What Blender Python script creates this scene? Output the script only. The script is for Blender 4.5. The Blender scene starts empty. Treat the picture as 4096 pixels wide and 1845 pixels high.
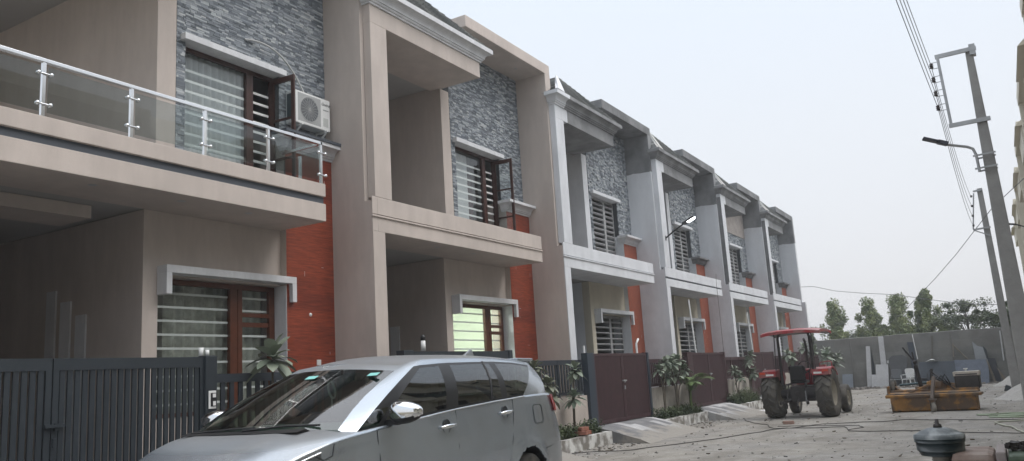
import bpy, bmesh, math, random
import numpy as np
from mathutils import Vector, Matrix
random.seed(7); rng = random.Random(11)
SC = bpy.context.scene
COL = SC.collection
R = math.radians

# ------------------------------------------------------------------ camera
cam = bpy.data.cameras.new("camera"); camo = bpy.data.objects.new("camera", cam); COL.objects.link(camo)
cam.sensor_width = 36; cam.lens = 3273.0 / 4096 * 36; cam.clip_end = 3000; cam.clip_start = .05
def _n(v): v = np.array(v, float); return v / np.linalg.norm(v)
F_, CX, CY = 3273.0, 2048.0, 922.5
_y = _n([(4030 - CX) / F_, (1400 - CY) / F_, 1]); _z = _n([(930 - CX) / F_, (-16900 - CY) / F_, 1])
_z = _n(_z - _y * np.dot(_y, _z)); _x = np.cross(_y, _z); RM = np.stack([_x, _y, _z])
m = Matrix(((RM[0][0], -RM[0][1], -RM[0][2], 0), (RM[1][0], -RM[1][1], -RM[1][2], 0), (RM[2][0], -RM[2][1], -RM[2][2], 1.5), (0, 0, 0, 1)))
camo.matrix_world = m; SC.camera = camo

# ------------------------------------------------------------------ sky, sun, exposure
SUN_EL, SUN_AZ = R(52), R(75)
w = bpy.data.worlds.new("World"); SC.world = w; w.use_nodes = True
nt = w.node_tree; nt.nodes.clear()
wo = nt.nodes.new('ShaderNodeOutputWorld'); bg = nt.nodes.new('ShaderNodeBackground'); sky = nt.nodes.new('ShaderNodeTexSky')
sky.sky_type = 'NISHITA'; sky.sun_disc = False; sky.sun_elevation = SUN_EL; sky.sun_rotation = SUN_AZ
sky.air_density = 1.0; sky.dust_density = 4.0; sky.ozone_density = 1.0
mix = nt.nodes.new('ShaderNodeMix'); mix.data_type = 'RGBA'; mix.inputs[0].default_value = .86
tcw = nt.nodes.new('ShaderNodeTexCoord'); sep = nt.nodes.new('ShaderNodeSeparateXYZ'); crw = nt.nodes.new('ShaderNodeValToRGB')
nt.links.new(tcw.outputs['Generated'], sep.inputs[0]); nt.links.new(sep.outputs['Z'], crw.inputs[0])
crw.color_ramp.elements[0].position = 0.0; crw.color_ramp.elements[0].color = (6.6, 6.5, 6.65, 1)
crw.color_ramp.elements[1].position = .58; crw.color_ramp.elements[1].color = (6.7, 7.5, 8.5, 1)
e_ = crw.color_ramp.elements.new(.85); e_.color = (16.5, 17, 18, 1)  # sky above the view made brighter than the visible part to light the scene
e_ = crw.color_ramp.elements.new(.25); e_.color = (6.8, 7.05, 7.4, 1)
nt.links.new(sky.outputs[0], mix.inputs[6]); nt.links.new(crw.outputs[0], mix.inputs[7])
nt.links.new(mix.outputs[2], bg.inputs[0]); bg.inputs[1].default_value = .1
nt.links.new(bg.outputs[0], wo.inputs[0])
sl = bpy.data.lights.new("sun", 'SUN'); sl.energy = 1.2; sl.angle = R(40); sl.color = (1, .95, .9)
so = bpy.data.objects.new("sun", sl); COL.objects.link(so)
sd = Vector((math.sin(SUN_AZ) * math.cos(SUN_EL), math.cos(SUN_AZ) * math.cos(SUN_EL), math.sin(SUN_EL)))
so.rotation_euler = sd.to_track_quat('Z', 'Y').to_euler(); so.location = (20, 0, 40)
SC.view_settings.view_transform = 'Standard'; SC.view_settings.look = 'None'; SC.view_settings.gamma = 1
SC.view_settings.exposure = 0.5
GZ = -.2   # level of the court

# ------------------------------------------------------------------ mesh helpers
class MB:
    def __init__(s): s.v = []; s.f = []; s.m = []; s.sm = []
    def add(s, vs, fs, mi=0, smooth=False):
        b = len(s.v); s.v += [tuple(v) for v in vs]
        for f in fs: s.f.append([b + i for i in f]); s.m.append(mi); s.sm.append(smooth)
        return s
    def box(s, x0, x1, y0, y1, z0, z1, mi=0):
        if x0 > x1: x0, x1 = x1, x0
        if y0 > y1: y0, y1 = y1, y0
        return s.add([(x0,y0,z0),(x1,y0,z0),(x1,y1,z0),(x0,y1,z0),(x0,y0,z1),(x1,y0,z1),(x1,y1,z1),(x0,y1,z1)],
            [(0,3,2,1),(4,5,6,7),(0,1,5,4),(1,2,6,5),(2,3,7,6),(3,0,4,7)], mi)
    def obox(s, c, ax, ay, az, mi=0):
        c = Vector(c); ax = Vector(ax); ay = Vector(ay); az = Vector(az)
        P = [c + sx*ax + sy*ay + sz*az for sz in (-1,1) for sx, sy in ((-1,-1),(1,-1),(1,1),(-1,1))]
        return s.add(P, [(0,3,2,1),(4,5,6,7),(0,1,5,4),(1,2,6,5),(2,3,7,6),(3,0,4,7)], mi)
    def beam(s, a, b, wd, ht, mi=0, up=(0,0,1)):
        a = Vector(a); b = Vector(b); d = b - a; L = d.length; d.normalize(); u = Vector(up)
        sx = d.cross(u)
        if sx.length < 1e-4: sx = d.cross(Vector((1,0,0)))
        sx.normalize(); u = sx.cross(d)
        return s.obox((a+b)/2, d*L/2, sx*wd/2, u*ht/2, mi)
    def tube(s, pts, r, n=8, mi=0, cap=True, smooth=True):
        P = [Vector(p) for p in pts]; rs = r if isinstance(r, (list, tuple)) else [r]*len(P)
        vs = []; fs = []; ref = None
        for i, p in enumerate(P):
            d = (P[min(i+1, len(P)-1)] - P[max(i-1, 0)]).normalized()
            if ref is None:
                ref = d.cross(Vector((0,0,1)))
                if ref.length < 1e-3: ref = d.cross(Vector((1,0,0)))
            ref = (ref - d*ref.dot(d)).normalized(); b = d.cross(ref)
            for k in range(n):
                a = 2*math.pi*k/n; vs.append(p + (ref*math.cos(a) + b*math.sin(a))*rs[i])
        for i in range(len(P)-1):
            for k in range(n): fs.append((i*n+k, i*n+(k+1)%n, (i+1)*n+(k+1)%n, (i+1)*n+k))
        s.add(vs, fs, mi, smooth)
        if cap:
            s.add(vs[:n], [tuple(range(n))[::-1]], mi); s.add(vs[-n:], [tuple(range(n))], mi)
        return s
    def lathe(s, prof, c=(0,0,0), axis='z', n=24, mi=0, smooth=True):
        vs = []; fs = []
        for (r, h) in prof:
            for k in range(n):
                a = 2*math.pi*k/n; x, y = r*math.cos(a), r*math.sin(a)
                p = {'z': (x,y,h), 'x': (h,x,y), 'y': (x,h,y)}[axis]; vs.append((c[0]+p[0], c[1]+p[1], c[2]+p[2]))
        for i in range(len(prof)-1):
            for k in range(n): fs.append((i*n+k, i*n+(k+1)%n, (i+1)*n+(k+1)%n, (i+1)*n+k))
        return s.add(vs, fs, mi, smooth)
    def prism(s, poly, axis, a, b, mi=0):
        n = len(poly)
        def P(q, t): return {'x': (t,q[0],q[1]), 'y': (q[0],t,q[1]), 'z': (q[0],q[1],t)}[axis]
        s.add([P(q,a) for q in poly] + [P(q,b) for q in poly], [tuple(range(n))[::-1], tuple(range(n,2*n))] + [(i,(i+1)%n,n+(i+1)%n,n+i) for i in range(n)], mi)
        return s
    def quad(s, a, b, c, d, mi=0): return s.add([a,b,c,d], [(0,1,2,3)], mi)
    def sweep(s, prof, path, mi=0):
        """prof: [(offset,z)], path(o)->list of xy"""
        rings = [[(p[0], p[1], z) for p in path(o)] for o, z in prof]
        n = len(rings[0]); vs = [p for r_ in rings for p in r_]; fs = []
        for i in range(len(rings)-1):
            for k in range(n-1): fs.append((i*n+k, i*n+k+1, (i+1)*n+k+1, (i+1)*n+k))
        s.add(vs, fs, mi)
        L = len(rings); s.add(vs, [tuple(i*n for i in range(L)), tuple(i*n+n-1 for i in range(L))[::-1], tuple(range(n))[::-1], tuple((L-1)*n+k for k in range(n))], mi)
        return s
    def build(s, name, mats, parent=None, loc=(0,0,0), rz=0, bevel=0, recalc=True, rot=None):
        me = bpy.data.meshes.new(name); me.from_pydata(s.v, [], s.f)
        if not isinstance(mats, (list, tuple)): mats = [mats]
        for mt in mats: me.materials.append(mt)
        me.polygons.foreach_set('material_index', s.m); me.polygons.foreach_set('use_smooth', s.sm); me.update()
        if recalc:
            bm = bmesh.new(); bm.from_mesh(me); bmesh.ops.remove_doubles(bm, verts=bm.verts, dist=1e-5) if recalc == 'merge' else None
            bmesh.ops.recalc_face_normals(bm, faces=bm.faces); bm.to_mesh(me); bm.free()
        o = bpy.data.objects.new(name, me); COL.objects.link(o); o.parent = parent; o.location = loc
        o.rotation_euler = rot if rot else (0,0,rz)
        if bevel:
            b = o.modifiers.new('bevel', 'BEVEL'); b.width = bevel; b.segments = 2; b.limit_method = 'ANGLE'; b.angle_limit = R(40)
        return o
def tag(o, label=None, cat=None, group=None, kind=None):
    if label: o['label'] = label
    if cat: o['category'] = cat
    if group: o['group'] = group
    if kind: o['kind'] = kind
    return o
def empty(name, loc=(0,0,0), rz=0, label=None, cat=None, group=None):
    o = bpy.data.objects.new(name, None); COL.objects.link(o); o.location = loc; o.rotation_euler = (0,0,rz); o.empty_display_size = .2
    return tag(o, label, cat, group)
def copy_tree(o, parent=None):
    c = o.copy(); COL.objects.link(c); c.parent = parent
    for ch in list(o.children): copy_tree(ch, c)
    return c

# ------------------------------------------------------------------ materials
def add_stain(mt, amt=.16, sc=1.6):
    t = mt.node_tree; p = t.nodes['Principled BSDF']; tc = t.nodes.new('ShaderNodeTexCoord')
    out = p.inputs['Base Color'].links[0].from_socket
    for (scale, a, z, lo, hi) in ((sc, amt, .22, .42, .62), (.8, amt*.6, 1.0, .35, .65)):
        mp = t.nodes.new('ShaderNodeMapping'); mp.inputs['Scale'].default_value = (1, 1, z); n = t.nodes.new('ShaderNodeTexNoise'); n.inputs['Scale'].default_value = scale; n.inputs['Detail'].default_value = 9; n.inputs['Roughness'].default_value = .7
        t.links.new(tc.outputs['Object'], mp.inputs[0]); t.links.new(mp.outputs[0], n.inputs[0])
        mr = t.nodes.new('ShaderNodeMapRange'); mr.inputs[1].default_value = lo; mr.inputs[2].default_value = hi; mr.inputs[3].default_value = 1-a; mr.inputs[4].default_value = 1+a*.25; t.links.new(n.outputs['Fac'], mr.inputs[0])
        v = t.nodes.new('ShaderNodeVectorMath'); v.operation = 'SCALE'; t.links.new(out, v.inputs[0]); t.links.new(mr.outputs[0], v.inputs['Scale']); out = v.outputs[0]
    t.links.new(out, p.inputs['Base Color']); return mt
def M(name, col, rough=.7, metal=0, spec=.5, var=.0, vscale=3, bump=0, bscale=40, coat=0, streak=0, emit=0, dust=None):
    mt = bpy.data.materials.new(name); mt.use_nodes = True; t = mt.node_tree; p = t.nodes['Principled BSDF']
    p.inputs['Base Color'].default_value = (*col, 1); p.inputs['Roughness'].default_value = rough; p.inputs['Metallic'].default_value = metal
    p.inputs['Specular IOR Level'].default_value = spec; p.inputs['Coat Weight'].default_value = coat
    if emit: p.inputs['Emission Color'].default_value = (*col, 1); p.inputs['Emission Strength'].default_value = emit
    tc = t.nodes.new('ShaderNodeTexCoord')
    if var or streak:
        n1 = t.nodes.new('ShaderNodeTexNoise'); n1.inputs['Scale'].default_value = vscale; n1.inputs['Detail'].default_value = 6; n1.inputs['Roughness'].default_value = .65
        if streak:
            mp = t.nodes.new('ShaderNodeMapping'); mp.inputs['Scale'].default_value = (1,1,.12); t.links.new(tc.outputs['Object'], mp.inputs[0]); t.links.new(mp.outputs[0], n1.inputs[0])
        else: t.links.new(tc.outputs['Object'], n1.inputs[0])
        cr = t.nodes.new('ShaderNodeValToRGB'); cr.color_ramp.elements[0].position = .3; cr.color_ramp.elements[1].position = .7
        k = var or streak
        cr.color_ramp.elements[0].color = (*[c*(1-k) for c in col], 1); cr.color_ramp.elements[1].color = (*[min(1, c*(1+k*.6)) for c in col], 1)
        t.links.new(n1.outputs['Fac'], cr.inputs[0]); last = cr.outputs[0]
        if dust:
            dn = t.nodes.new('ShaderNodeTexNoise'); dn.inputs['Scale'].default_value = dust[2]; dn.inputs['Detail'].default_value = 8; t.links.new(tc.outputs['Object'], dn.inputs[0])
            mr = t.nodes.new('ShaderNodeMapRange'); mr.inputs[1].default_value = dust[3]-.08; mr.inputs[2].default_value = dust[3]+.08; mr.inputs[4].default_value = dust[1]; t.links.new(dn.outputs['Fac'], mr.inputs[0])
            mx = t.nodes.new('ShaderNodeMix'); mx.data_type = 'RGBA'; mx.inputs[7].default_value = (*dust[0], 1)
            t.links.new(mr.outputs[0], mx.inputs[0]); t.links.new(last, mx.inputs[6]); last = mx.outputs[2]
        t.links.new(last, p.inputs['Base Color'])
    if bump:
        n2 = t.nodes.new('ShaderNodeTexNoise'); n2.inputs['Scale'].default_value = bscale; n2.inputs['Detail'].default_value = 4
        b = t.nodes.new('ShaderNodeBump'); b.inputs['Strength'].default_value = bump; b.inputs['Distance'].default_value = .02
        t.links.new(tc.outputs['Object'], n2.inputs[0]); t.links.new(n2.outputs['Fac'], b.inputs['Height']); t.links.new(b.outputs[0], p.inputs['Normal'])
    return mt
def glass(name, tint, transp=.5, rough=.02, ior=1.5):
    mt = bpy.data.materials.new(name); mt.use_nodes = True; t = mt.node_tree; t.nodes.clear()
    o = t.nodes.new('ShaderNodeOutputMaterial'); tr = t.nodes.new('ShaderNodeBsdfTransparent'); gl = t.nodes.new('ShaderNodeBsdfGlossy')
    fr = t.nodes.new('ShaderNodeFresnel'); mx = t.nodes.new('ShaderNodeMixShader'); gm_ = t.nodes.new('ShaderNodeNewGeometry'); io = t.nodes.new('ShaderNodeMix'); io.data_type = 'FLOAT'; io.inputs[2].default_value = ior; io.inputs[3].default_value = 1/ior
    t.links.new(gm_.outputs['Backfacing'], io.inputs[0]); t.links.new(io.outputs[0], fr.inputs[0])
    tr.inputs[0].default_value = (*[c*transp for c in tint], 1); gl.inputs['Roughness'].default_value = rough
    t.links.new(fr.outputs[0], mx.inputs[0]); t.links.new(tr.outputs[0], mx.inputs[1]); t.links.new(gl.outputs[0], mx.inputs[2]); t.links.new(mx.outputs[0], o.inputs[0])
    return mt
def two_paint(name, ca, cb, axis, thr, amp=.12, sign=1, sc=2.5):
    """ca where axis*sign > thr (ragged boundary of where the painters stopped), else cb"""
    mt = M(name, cb, .8, var=.06, vscale=1.5, bump=.15, bscale=60); t = mt.node_tree; p = t.nodes['Principled BSDF']
    tc = t.nodes.new('ShaderNodeTexCoord'); sp = t.nodes.new('ShaderNodeSeparateXYZ'); no = t.nodes.new('ShaderNodeTexNoise'); no.inputs['Scale'].default_value = sc; no.inputs['Detail'].default_value = 5
    t.links.new(tc.outputs['Object'], sp.inputs[0]); t.links.new(tc.outputs['Object'], no.inputs[0])
    ma = t.nodes.new('ShaderNodeMath'); ma.operation = 'MULTIPLY_ADD'; ma.inputs[1].default_value = amp*2; t.links.new(no.outputs['Fac'], ma.inputs[0]); t.links.new(sp.outputs[axis], ma.inputs[2])
    gt = t.nodes.new('ShaderNodeMath'); gt.operation = 'GREATER_THAN' if sign > 0 else 'LESS_THAN'; gt.inputs[1].default_value = thr + amp; t.links.new(ma.outputs[0], gt.inputs[0])
    n2 = t.nodes.new('ShaderNodeTexNoise'); n2.inputs['Scale'].default_value = 1.7; n2.inputs['Detail'].default_value = 7; t.links.new(tc.outputs['Object'], n2.inputs[0])
    cr = t.nodes.new('ShaderNodeValToRGB'); cr.color_ramp.elements[0].position = .35; cr.color_ramp.elements[1].position = .65
    cr.color_ramp.elements[0].color = (*[c*.72 for c in ca], 1); cr.color_ramp.elements[1].color = (*[c*1.2 for c in ca], 1); t.links.new(n2.outputs['Fac'], cr.inputs[0])
    old = p.inputs['Base Color'].links[0].from_socket
    mx = t.nodes.new('ShaderNodeMix'); mx.data_type = 'RGBA'; t.links.new(gt.outputs[0], mx.inputs[0]); t.links.new(old, mx.inputs[6]); t.links.new(cr.outputs[0], mx.inputs[7]); t.links.new(mx.outputs[2], p.inputs['Base Color'])
    return mt
def brick(name, cols, mortar, bw, bh, ms, axis_rot=(R(90),0,R(90)), rough=.7, bump=.5, dist=.02, offs=.5, spec=.4, grime=0, jit=0, ms_s=.1, bias=0):
    mt = bpy.data.materials.new(name); mt.use_nodes = True; t = mt.node_tree; p = t.nodes['Principled BSDF']; p.inputs['Roughness'].default_value = rough; p.inputs['Specular IOR Level'].default_value = spec
    tc = t.nodes.new('ShaderNodeTexCoord'); mp = t.nodes.new('ShaderNodeMapping'); mp.vector_type = 'POINT'
    # choose the in-plane axes by swizzling the object coordinates
    sp = t.nodes.new('ShaderNodeSeparateXYZ'); cb = t.nodes.new('ShaderNodeCombineXYZ'); t.links.new(tc.outputs['Object'], sp.inputs[0])
    ax = {'yz': ('Y','Z','X'), 'xy': ('X','Y','Z'), 'yx': ('Y','X','Z'), 'xz': ('X','Z','Y')}[axis_rot if isinstance(axis_rot, str) else 'yz']
    for i, a in enumerate(ax[:2]): t.links.new(sp.outputs[a], cb.inputs[i])
    bt = t.nodes.new('ShaderNodeTexBrick'); bt.inputs['Scale'].default_value = 1; bt.inputs['Brick Width'].default_value = bw; bt.inputs['Row Height'].default_value = bh; bt.inputs['Mortar Size'].default_value = ms
    bt.inputs['Mortar Smooth'].default_value = ms_s; bt.offset = offs; bt.inputs['Bias'].default_value = bias
    bt.inputs['Color1'].default_value = (0,0,0,1); bt.inputs['Color2'].default_value = (1,1,1,1); bt.inputs['Mortar'].default_value = (.5,.5,.5,1)
    t.links.new(cb.outputs[0], bt.inputs[0])
    cr = t.nodes.new('ShaderNodeValToRGB'); cr.color_ramp.interpolation = 'CONSTANT'
    while len(cr.color_ramp.elements) < len(cols): cr.color_ramp.elements.new(.5)
    for i, c in enumerate(cols): cr.color_ramp.elements[i].position = i/len(cols); cr.color_ramp.elements[i].color = (*c, 1)
    t.links.new(bt.outputs['Color'], cr.inputs[0])
    mx = t.nodes.new('ShaderNodeMix'); mx.data_type = 'RGBA'; t.links.new(bt.outputs['Fac'], mx.inputs[0]); t.links.new(cr.outputs[0], mx.inputs[6]); mx.inputs[7].default_value = (*mortar, 1)
    last = mx.outputs[2]
    n1 = t.nodes.new('ShaderNodeTexNoise'); n1.inputs['Scale'].default_value = 1.1; n1.inputs['Detail'].default_value = 8; n1.inputs['Roughness'].default_value = .6; t.links.new(tc.outputs['Object'], n1.inputs[0])
    if grime:
        mr = t.nodes.new('ShaderNodeMapRange'); mr.inputs[1].default_value = .3; mr.inputs[2].default_value = .7; mr.inputs[3].default_value = 1-grime; mr.inputs[4].default_value = 1+grime*.4; t.links.new(n1.outputs['Fac'], mr.inputs[0])
        m2 = t.nodes.new('ShaderNodeVectorMath'); m2.operation = 'SCALE'; t.links.new(last, m2.inputs[0]); t.links.new(mr.outputs[0], m2.inputs['Scale']); last = m2.outputs[0]
    t.links.new(last, p.inputs['Base Color'])
    hb = t.nodes.new('ShaderNodeMix'); hb.data_type = 'FLOAT'; t.links.new(bt.outputs['Fac'], hb.inputs[0]); t.links.new(bt.outputs['Color'], hb.inputs[2]); hb.inputs[3].default_value = -.6
    b = t.nodes.new('ShaderNodeBump'); b.inputs['Strength'].default_value = bump; b.inputs['Distance'].default_value = dist; t.links.new(hb.outputs[0], b.inputs['Height']); t.links.new(b.outputs[0], p.inputs['Normal'])
    return mt
CEM = (.215, .22, .225); PUT = (.67, .69, .72); BEI = (.53, .465, .42)
m_bei = M('beige_paint', BEI, .75, var=.05, vscale=1.2, bump=.12, bscale=70)
m_trimw = M('white_trim_paint', (.66, .67, .69), .65, var=.04, vscale=2)
m_putty = M('white_putty', PUT, .85, var=.08, vscale=1.6, bump=.2, bscale=50)
m_cem = M('raw_cement', CEM, .9, var=.28, vscale=1.8, bump=.35, bscale=45)
m_cream = M('cream_wall', (.56, .52, .42), .8, var=.05)
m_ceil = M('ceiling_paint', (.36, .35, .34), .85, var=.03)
m_slate_paint = M('dark_grey_paint', (.055, .065, .08), .6)
m_wall_ragged = two_paint('putty_below_cement', CEM, PUT, 'Z', 8.6, .10)
m_pillar_ragged = two_paint('putty_beam_edge', CEM, PUT, 'Y', .85, .08, sc=3)
for m_ in (m_bei, m_cream): add_stain(m_, .10)
for m_ in (m_putty, m_wall_ragged, m_pillar_ragged): add_stain(m_, .08)
add_stain(m_cem, .25); add_stain(m_trimw, .12, 3)
# stacked stone strips
def stone_mat():
    c = [(.09,.10,.115), (.25,.275,.30), (.14,.16,.18), (.34,.37,.39), (.20,.225,.25), (.12,.14,.165), (.29,.315,.335), (.42,.44,.45), (.18,.20,.225)]
    mt = brick('stacked_stone_cladding', c, (.045,.047,.05), .14, .034, .0012, 'yz', .7, .8, .02, grime=.22)
    return mt
m_stone = stone_mat()
m_grout = M('cladding_backing', (.06,.065,.07), .95)
ST = [(.10,.115,.13), (.27,.295,.32), (.15,.17,.19), (.36,.39,.41), (.21,.235,.26), (.125,.145,.17), (.31,.335,.355), (.43,.45,.46)]
m_stones = [m_grout] + [M('cladding_stone_%s' % n_, c_, .75, var=.15, vscale=6, bump=.3, bscale=50) for n_, c_ in zip(('slate','pale','mid','light','grey','dark','silver','white'), ST)]
def stones(b, regs, x, bw, bh, dep, seed, wts):
    rs = random.Random(seed); z = min(r_[2] for r_ in regs); top = max(r_[3] for r_ in regs); row = 0
    while z < top:
        h_ = bh*rs.uniform(.85,1.15) if bh > .05 else bh
        for (u0, u1, z0, z1) in regs:
            if z + h_*.5 < z0 or z + h_*.5 > z1: continue
            u = u0 - rs.random()*bw
            while u < u1:
                L_ = bw*rs.uniform(.55,1.35); a, c = max(u, u0), min(u+L_-.002, u1); u += L_
                if c-a < .012: continue
                d = dep*rs.uniform(.25,1); zb, zt = max(z,z0)+.0012, min(z+h_,z1)-.0012
                if zt-zb < .006: continue
                vs = [(x-.002,a,zb),(x-.002,c,zb),(x-.002,c,zt),(x-.002,a,zt),(x+d,a,zb),(x+d*rs.uniform(.8,1.1),c,zb),(x+d,c,zt),(x+d*rs.uniform(.8,1.1),a,zt)]
                b.add(vs, [(4,5,6,7),(0,1,5,4),(2,3,7,6),(1,2,6,5),(3,0,4,7)], 1+rs.choices(range(8), wts)[0])
        z += h_; row += 1
m_stone_rough = brick('rough_stone_cladding', [(.10,.115,.135), (.30,.32,.345), (.17,.19,.215), (.40,.415,.435), (.22,.24,.265), (.13,.15,.18), (.33,.35,.37)], (.09,.095,.10), .19, .055, .004, 'yz', .8, 1.0, .045, grime=.3)
def red_mat():
    mt = brick('red_wood_grain_tile', [(.225,.044,.021), (.265,.053,.024), (.20,.039,.020), (.245,.048,.022)], (.15,.03,.014), 1.2, .30, .002, 'yz', .5, .2, .004, grime=.15)
    t = mt.node_tree; p = t.nodes['Principled BSDF']; tc = t.nodes.new('ShaderNodeTexCoord'); mp = t.nodes.new('ShaderNodeMapping'); mp.inputs['Scale'].default_value = (1, 2.5, 45)
    n = t.nodes.new('ShaderNodeTexNoise'); n.inputs['Scale'].default_value = 1.6; n.inputs['Detail'].default_value = 5
    t.links.new(tc.outputs['Object'], mp.inputs[0]); t.links.new(mp.outputs[0], n.inputs[0])
    mr = t.nodes.new('ShaderNodeMapRange'); mr.inputs[1].default_value = .3; mr.inputs[2].default_value = .7; mr.inputs[3].default_value = .6; mr.inputs[4].default_value = 1.25
    t.links.new(n.outputs['Fac'], mr.inputs[0]); sc = t.nodes.new('ShaderNodeVectorMath'); sc.operation = 'SCALE'
    old = p.inputs['Base Color'].links[0].from_socket; t.links.new(old, sc.inputs[0]); t.links.new(mr.outputs[0], sc.inputs['Scale']); t.links.new(sc.outputs[0], p.inputs['Base Color'])
    return mt
m_red = red_mat()
m_rooftile = brick('slate_roof_tiles', [(.20,.215,.215), (.30,.31,.31), (.24,.25,.25), (.36,.37,.36), (.27,.28,.28)], (.11,.11,.112), .28, .9, .012, 'yz', .75, .6, .02, grime=.3)
m_wood = M('dark_brown_window_wood', (.05,.017,.011), .4, var=.3, vscale=8)
m_wood2 = M('red_brown_window_wood', (.10,.03,.013), .35, var=.3, vscale=8)
m_grey_frame = M('dusty_steel_frame', (.34, .345, .35), .6, var=.3, vscale=6)
m_steel = M('stainless_steel', (.75, .76, .77), .18, 1, var=.05)
m_steelbar = M('white_painted_bars', (.80,.80,.78), .4)
m_glass = glass('window_glass', (.96,.98,.98), .97, ior=1.5)
m_railglass = glass('railing_glass', (.86,.9,.9), .9, ior=1.5)
m_carglass = glass('tinted_car_glass', (.72,.9,.78), .5, ior=2.3)
m_curtain = M('sheer_curtain', (.62,.64,.64), .9, var=.12, vscale=4)
m_curtain2 = M('patterned_curtain', (.40,.41,.36), .9, var=.35, vscale=5)
m_room = M('unlit_room_plaster', (.35,.35,.33), .9)
m_roomgreen = M('pale_green_room_wall', (.80,.85,.74), .9)
m_black = M('black_plastic', (.012,.012,.013), .45)
m_rubber = M('tyre_rubber', (.035,.033,.03), .85, var=.4, vscale=9, bump=.2, bscale=60, dust=((.16,.14,.11), .75, 3.5, .5))
m_gate_slate = M('slate_grey_gate_enamel', (.022,.029,.036), .5, var=.1, vscale=4)
m_gate_maroon = M('maroon_gate_enamel', (.052,.023,.026), .55, var=.25, vscale=4)
m_white = M('white_plastic', (.72,.73,.72), .5, var=.05)
m_pvc = M('white_pvc', (.72,.73,.72), .4)
m_fdark = M('fence_dark_enamel', (.028,.035,.045), .5, var=.1)
m_concrete = M('pole_concrete', (.30,.295,.285), .9, var=.18, vscale=3, bump=.3, bscale=30, streak=0)
m_galv = M('galvanised_steel', (.42,.43,.44), .5, .5, var=.2)
m_wire = M('aluminium_wire', (.14,.14,.15), .5, .3)
m_cable = M('black_cable', (.04,.037,.033), .7)
m_bark = M('tree_bark', (.10,.085,.065), .9, var=.3, bump=.4)
def leaf_mat(name, c1, c2):
    mt = M(name, c1, .6); t = mt.node_tree; p = t.nodes['Principled BSDF']
    oi = t.nodes.new('ShaderNodeTexCoord'); n = t.nodes.new('ShaderNodeTexNoise'); n.inputs['Scale'].default_value = 1.6; n.inputs['Detail'].default_value = 5; t.links.new(oi.outputs['Object'], n.inputs[0])
    cr = t.nodes.new('ShaderNodeValToRGB'); cr.color_ramp.elements[0].position = .35; cr.color_ramp.elements[1].position = .65
    cr.color_ramp.elements[0].color = (*c1, 1); cr.color_ramp.elements[1].color = (*c2, 1); t.links.new(n.outputs['Fac'], cr.inputs[0]); t.links.new(cr.outputs[0], p.inputs['Base Color'])
    p.inputs['Subsurface Weight'].default_value = 0
    return mt
m_leafA = leaf_mat('eucalyptus_leaves', (.10,.145,.06), (.26,.29,.12))
m_leafB = leaf_mat('dark_tree_leaves', (.065,.09,.05), (.15,.175,.095))
m_plum = leaf_mat('frangipani_leaves', (.13,.17,.12), (.25,.28,.22))
m_palm = leaf_mat('palm_leaves', (.08,.13,.04), (.14,.2,.06))
m_bush = leaf_mat('bush_leaves', (.045,.07,.03), (.10,.13,.055))
m_soil = M('planter_soil', (.13,.11,.085), 1, var=.4, vscale=6, bump=.6, bscale=25)

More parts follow.
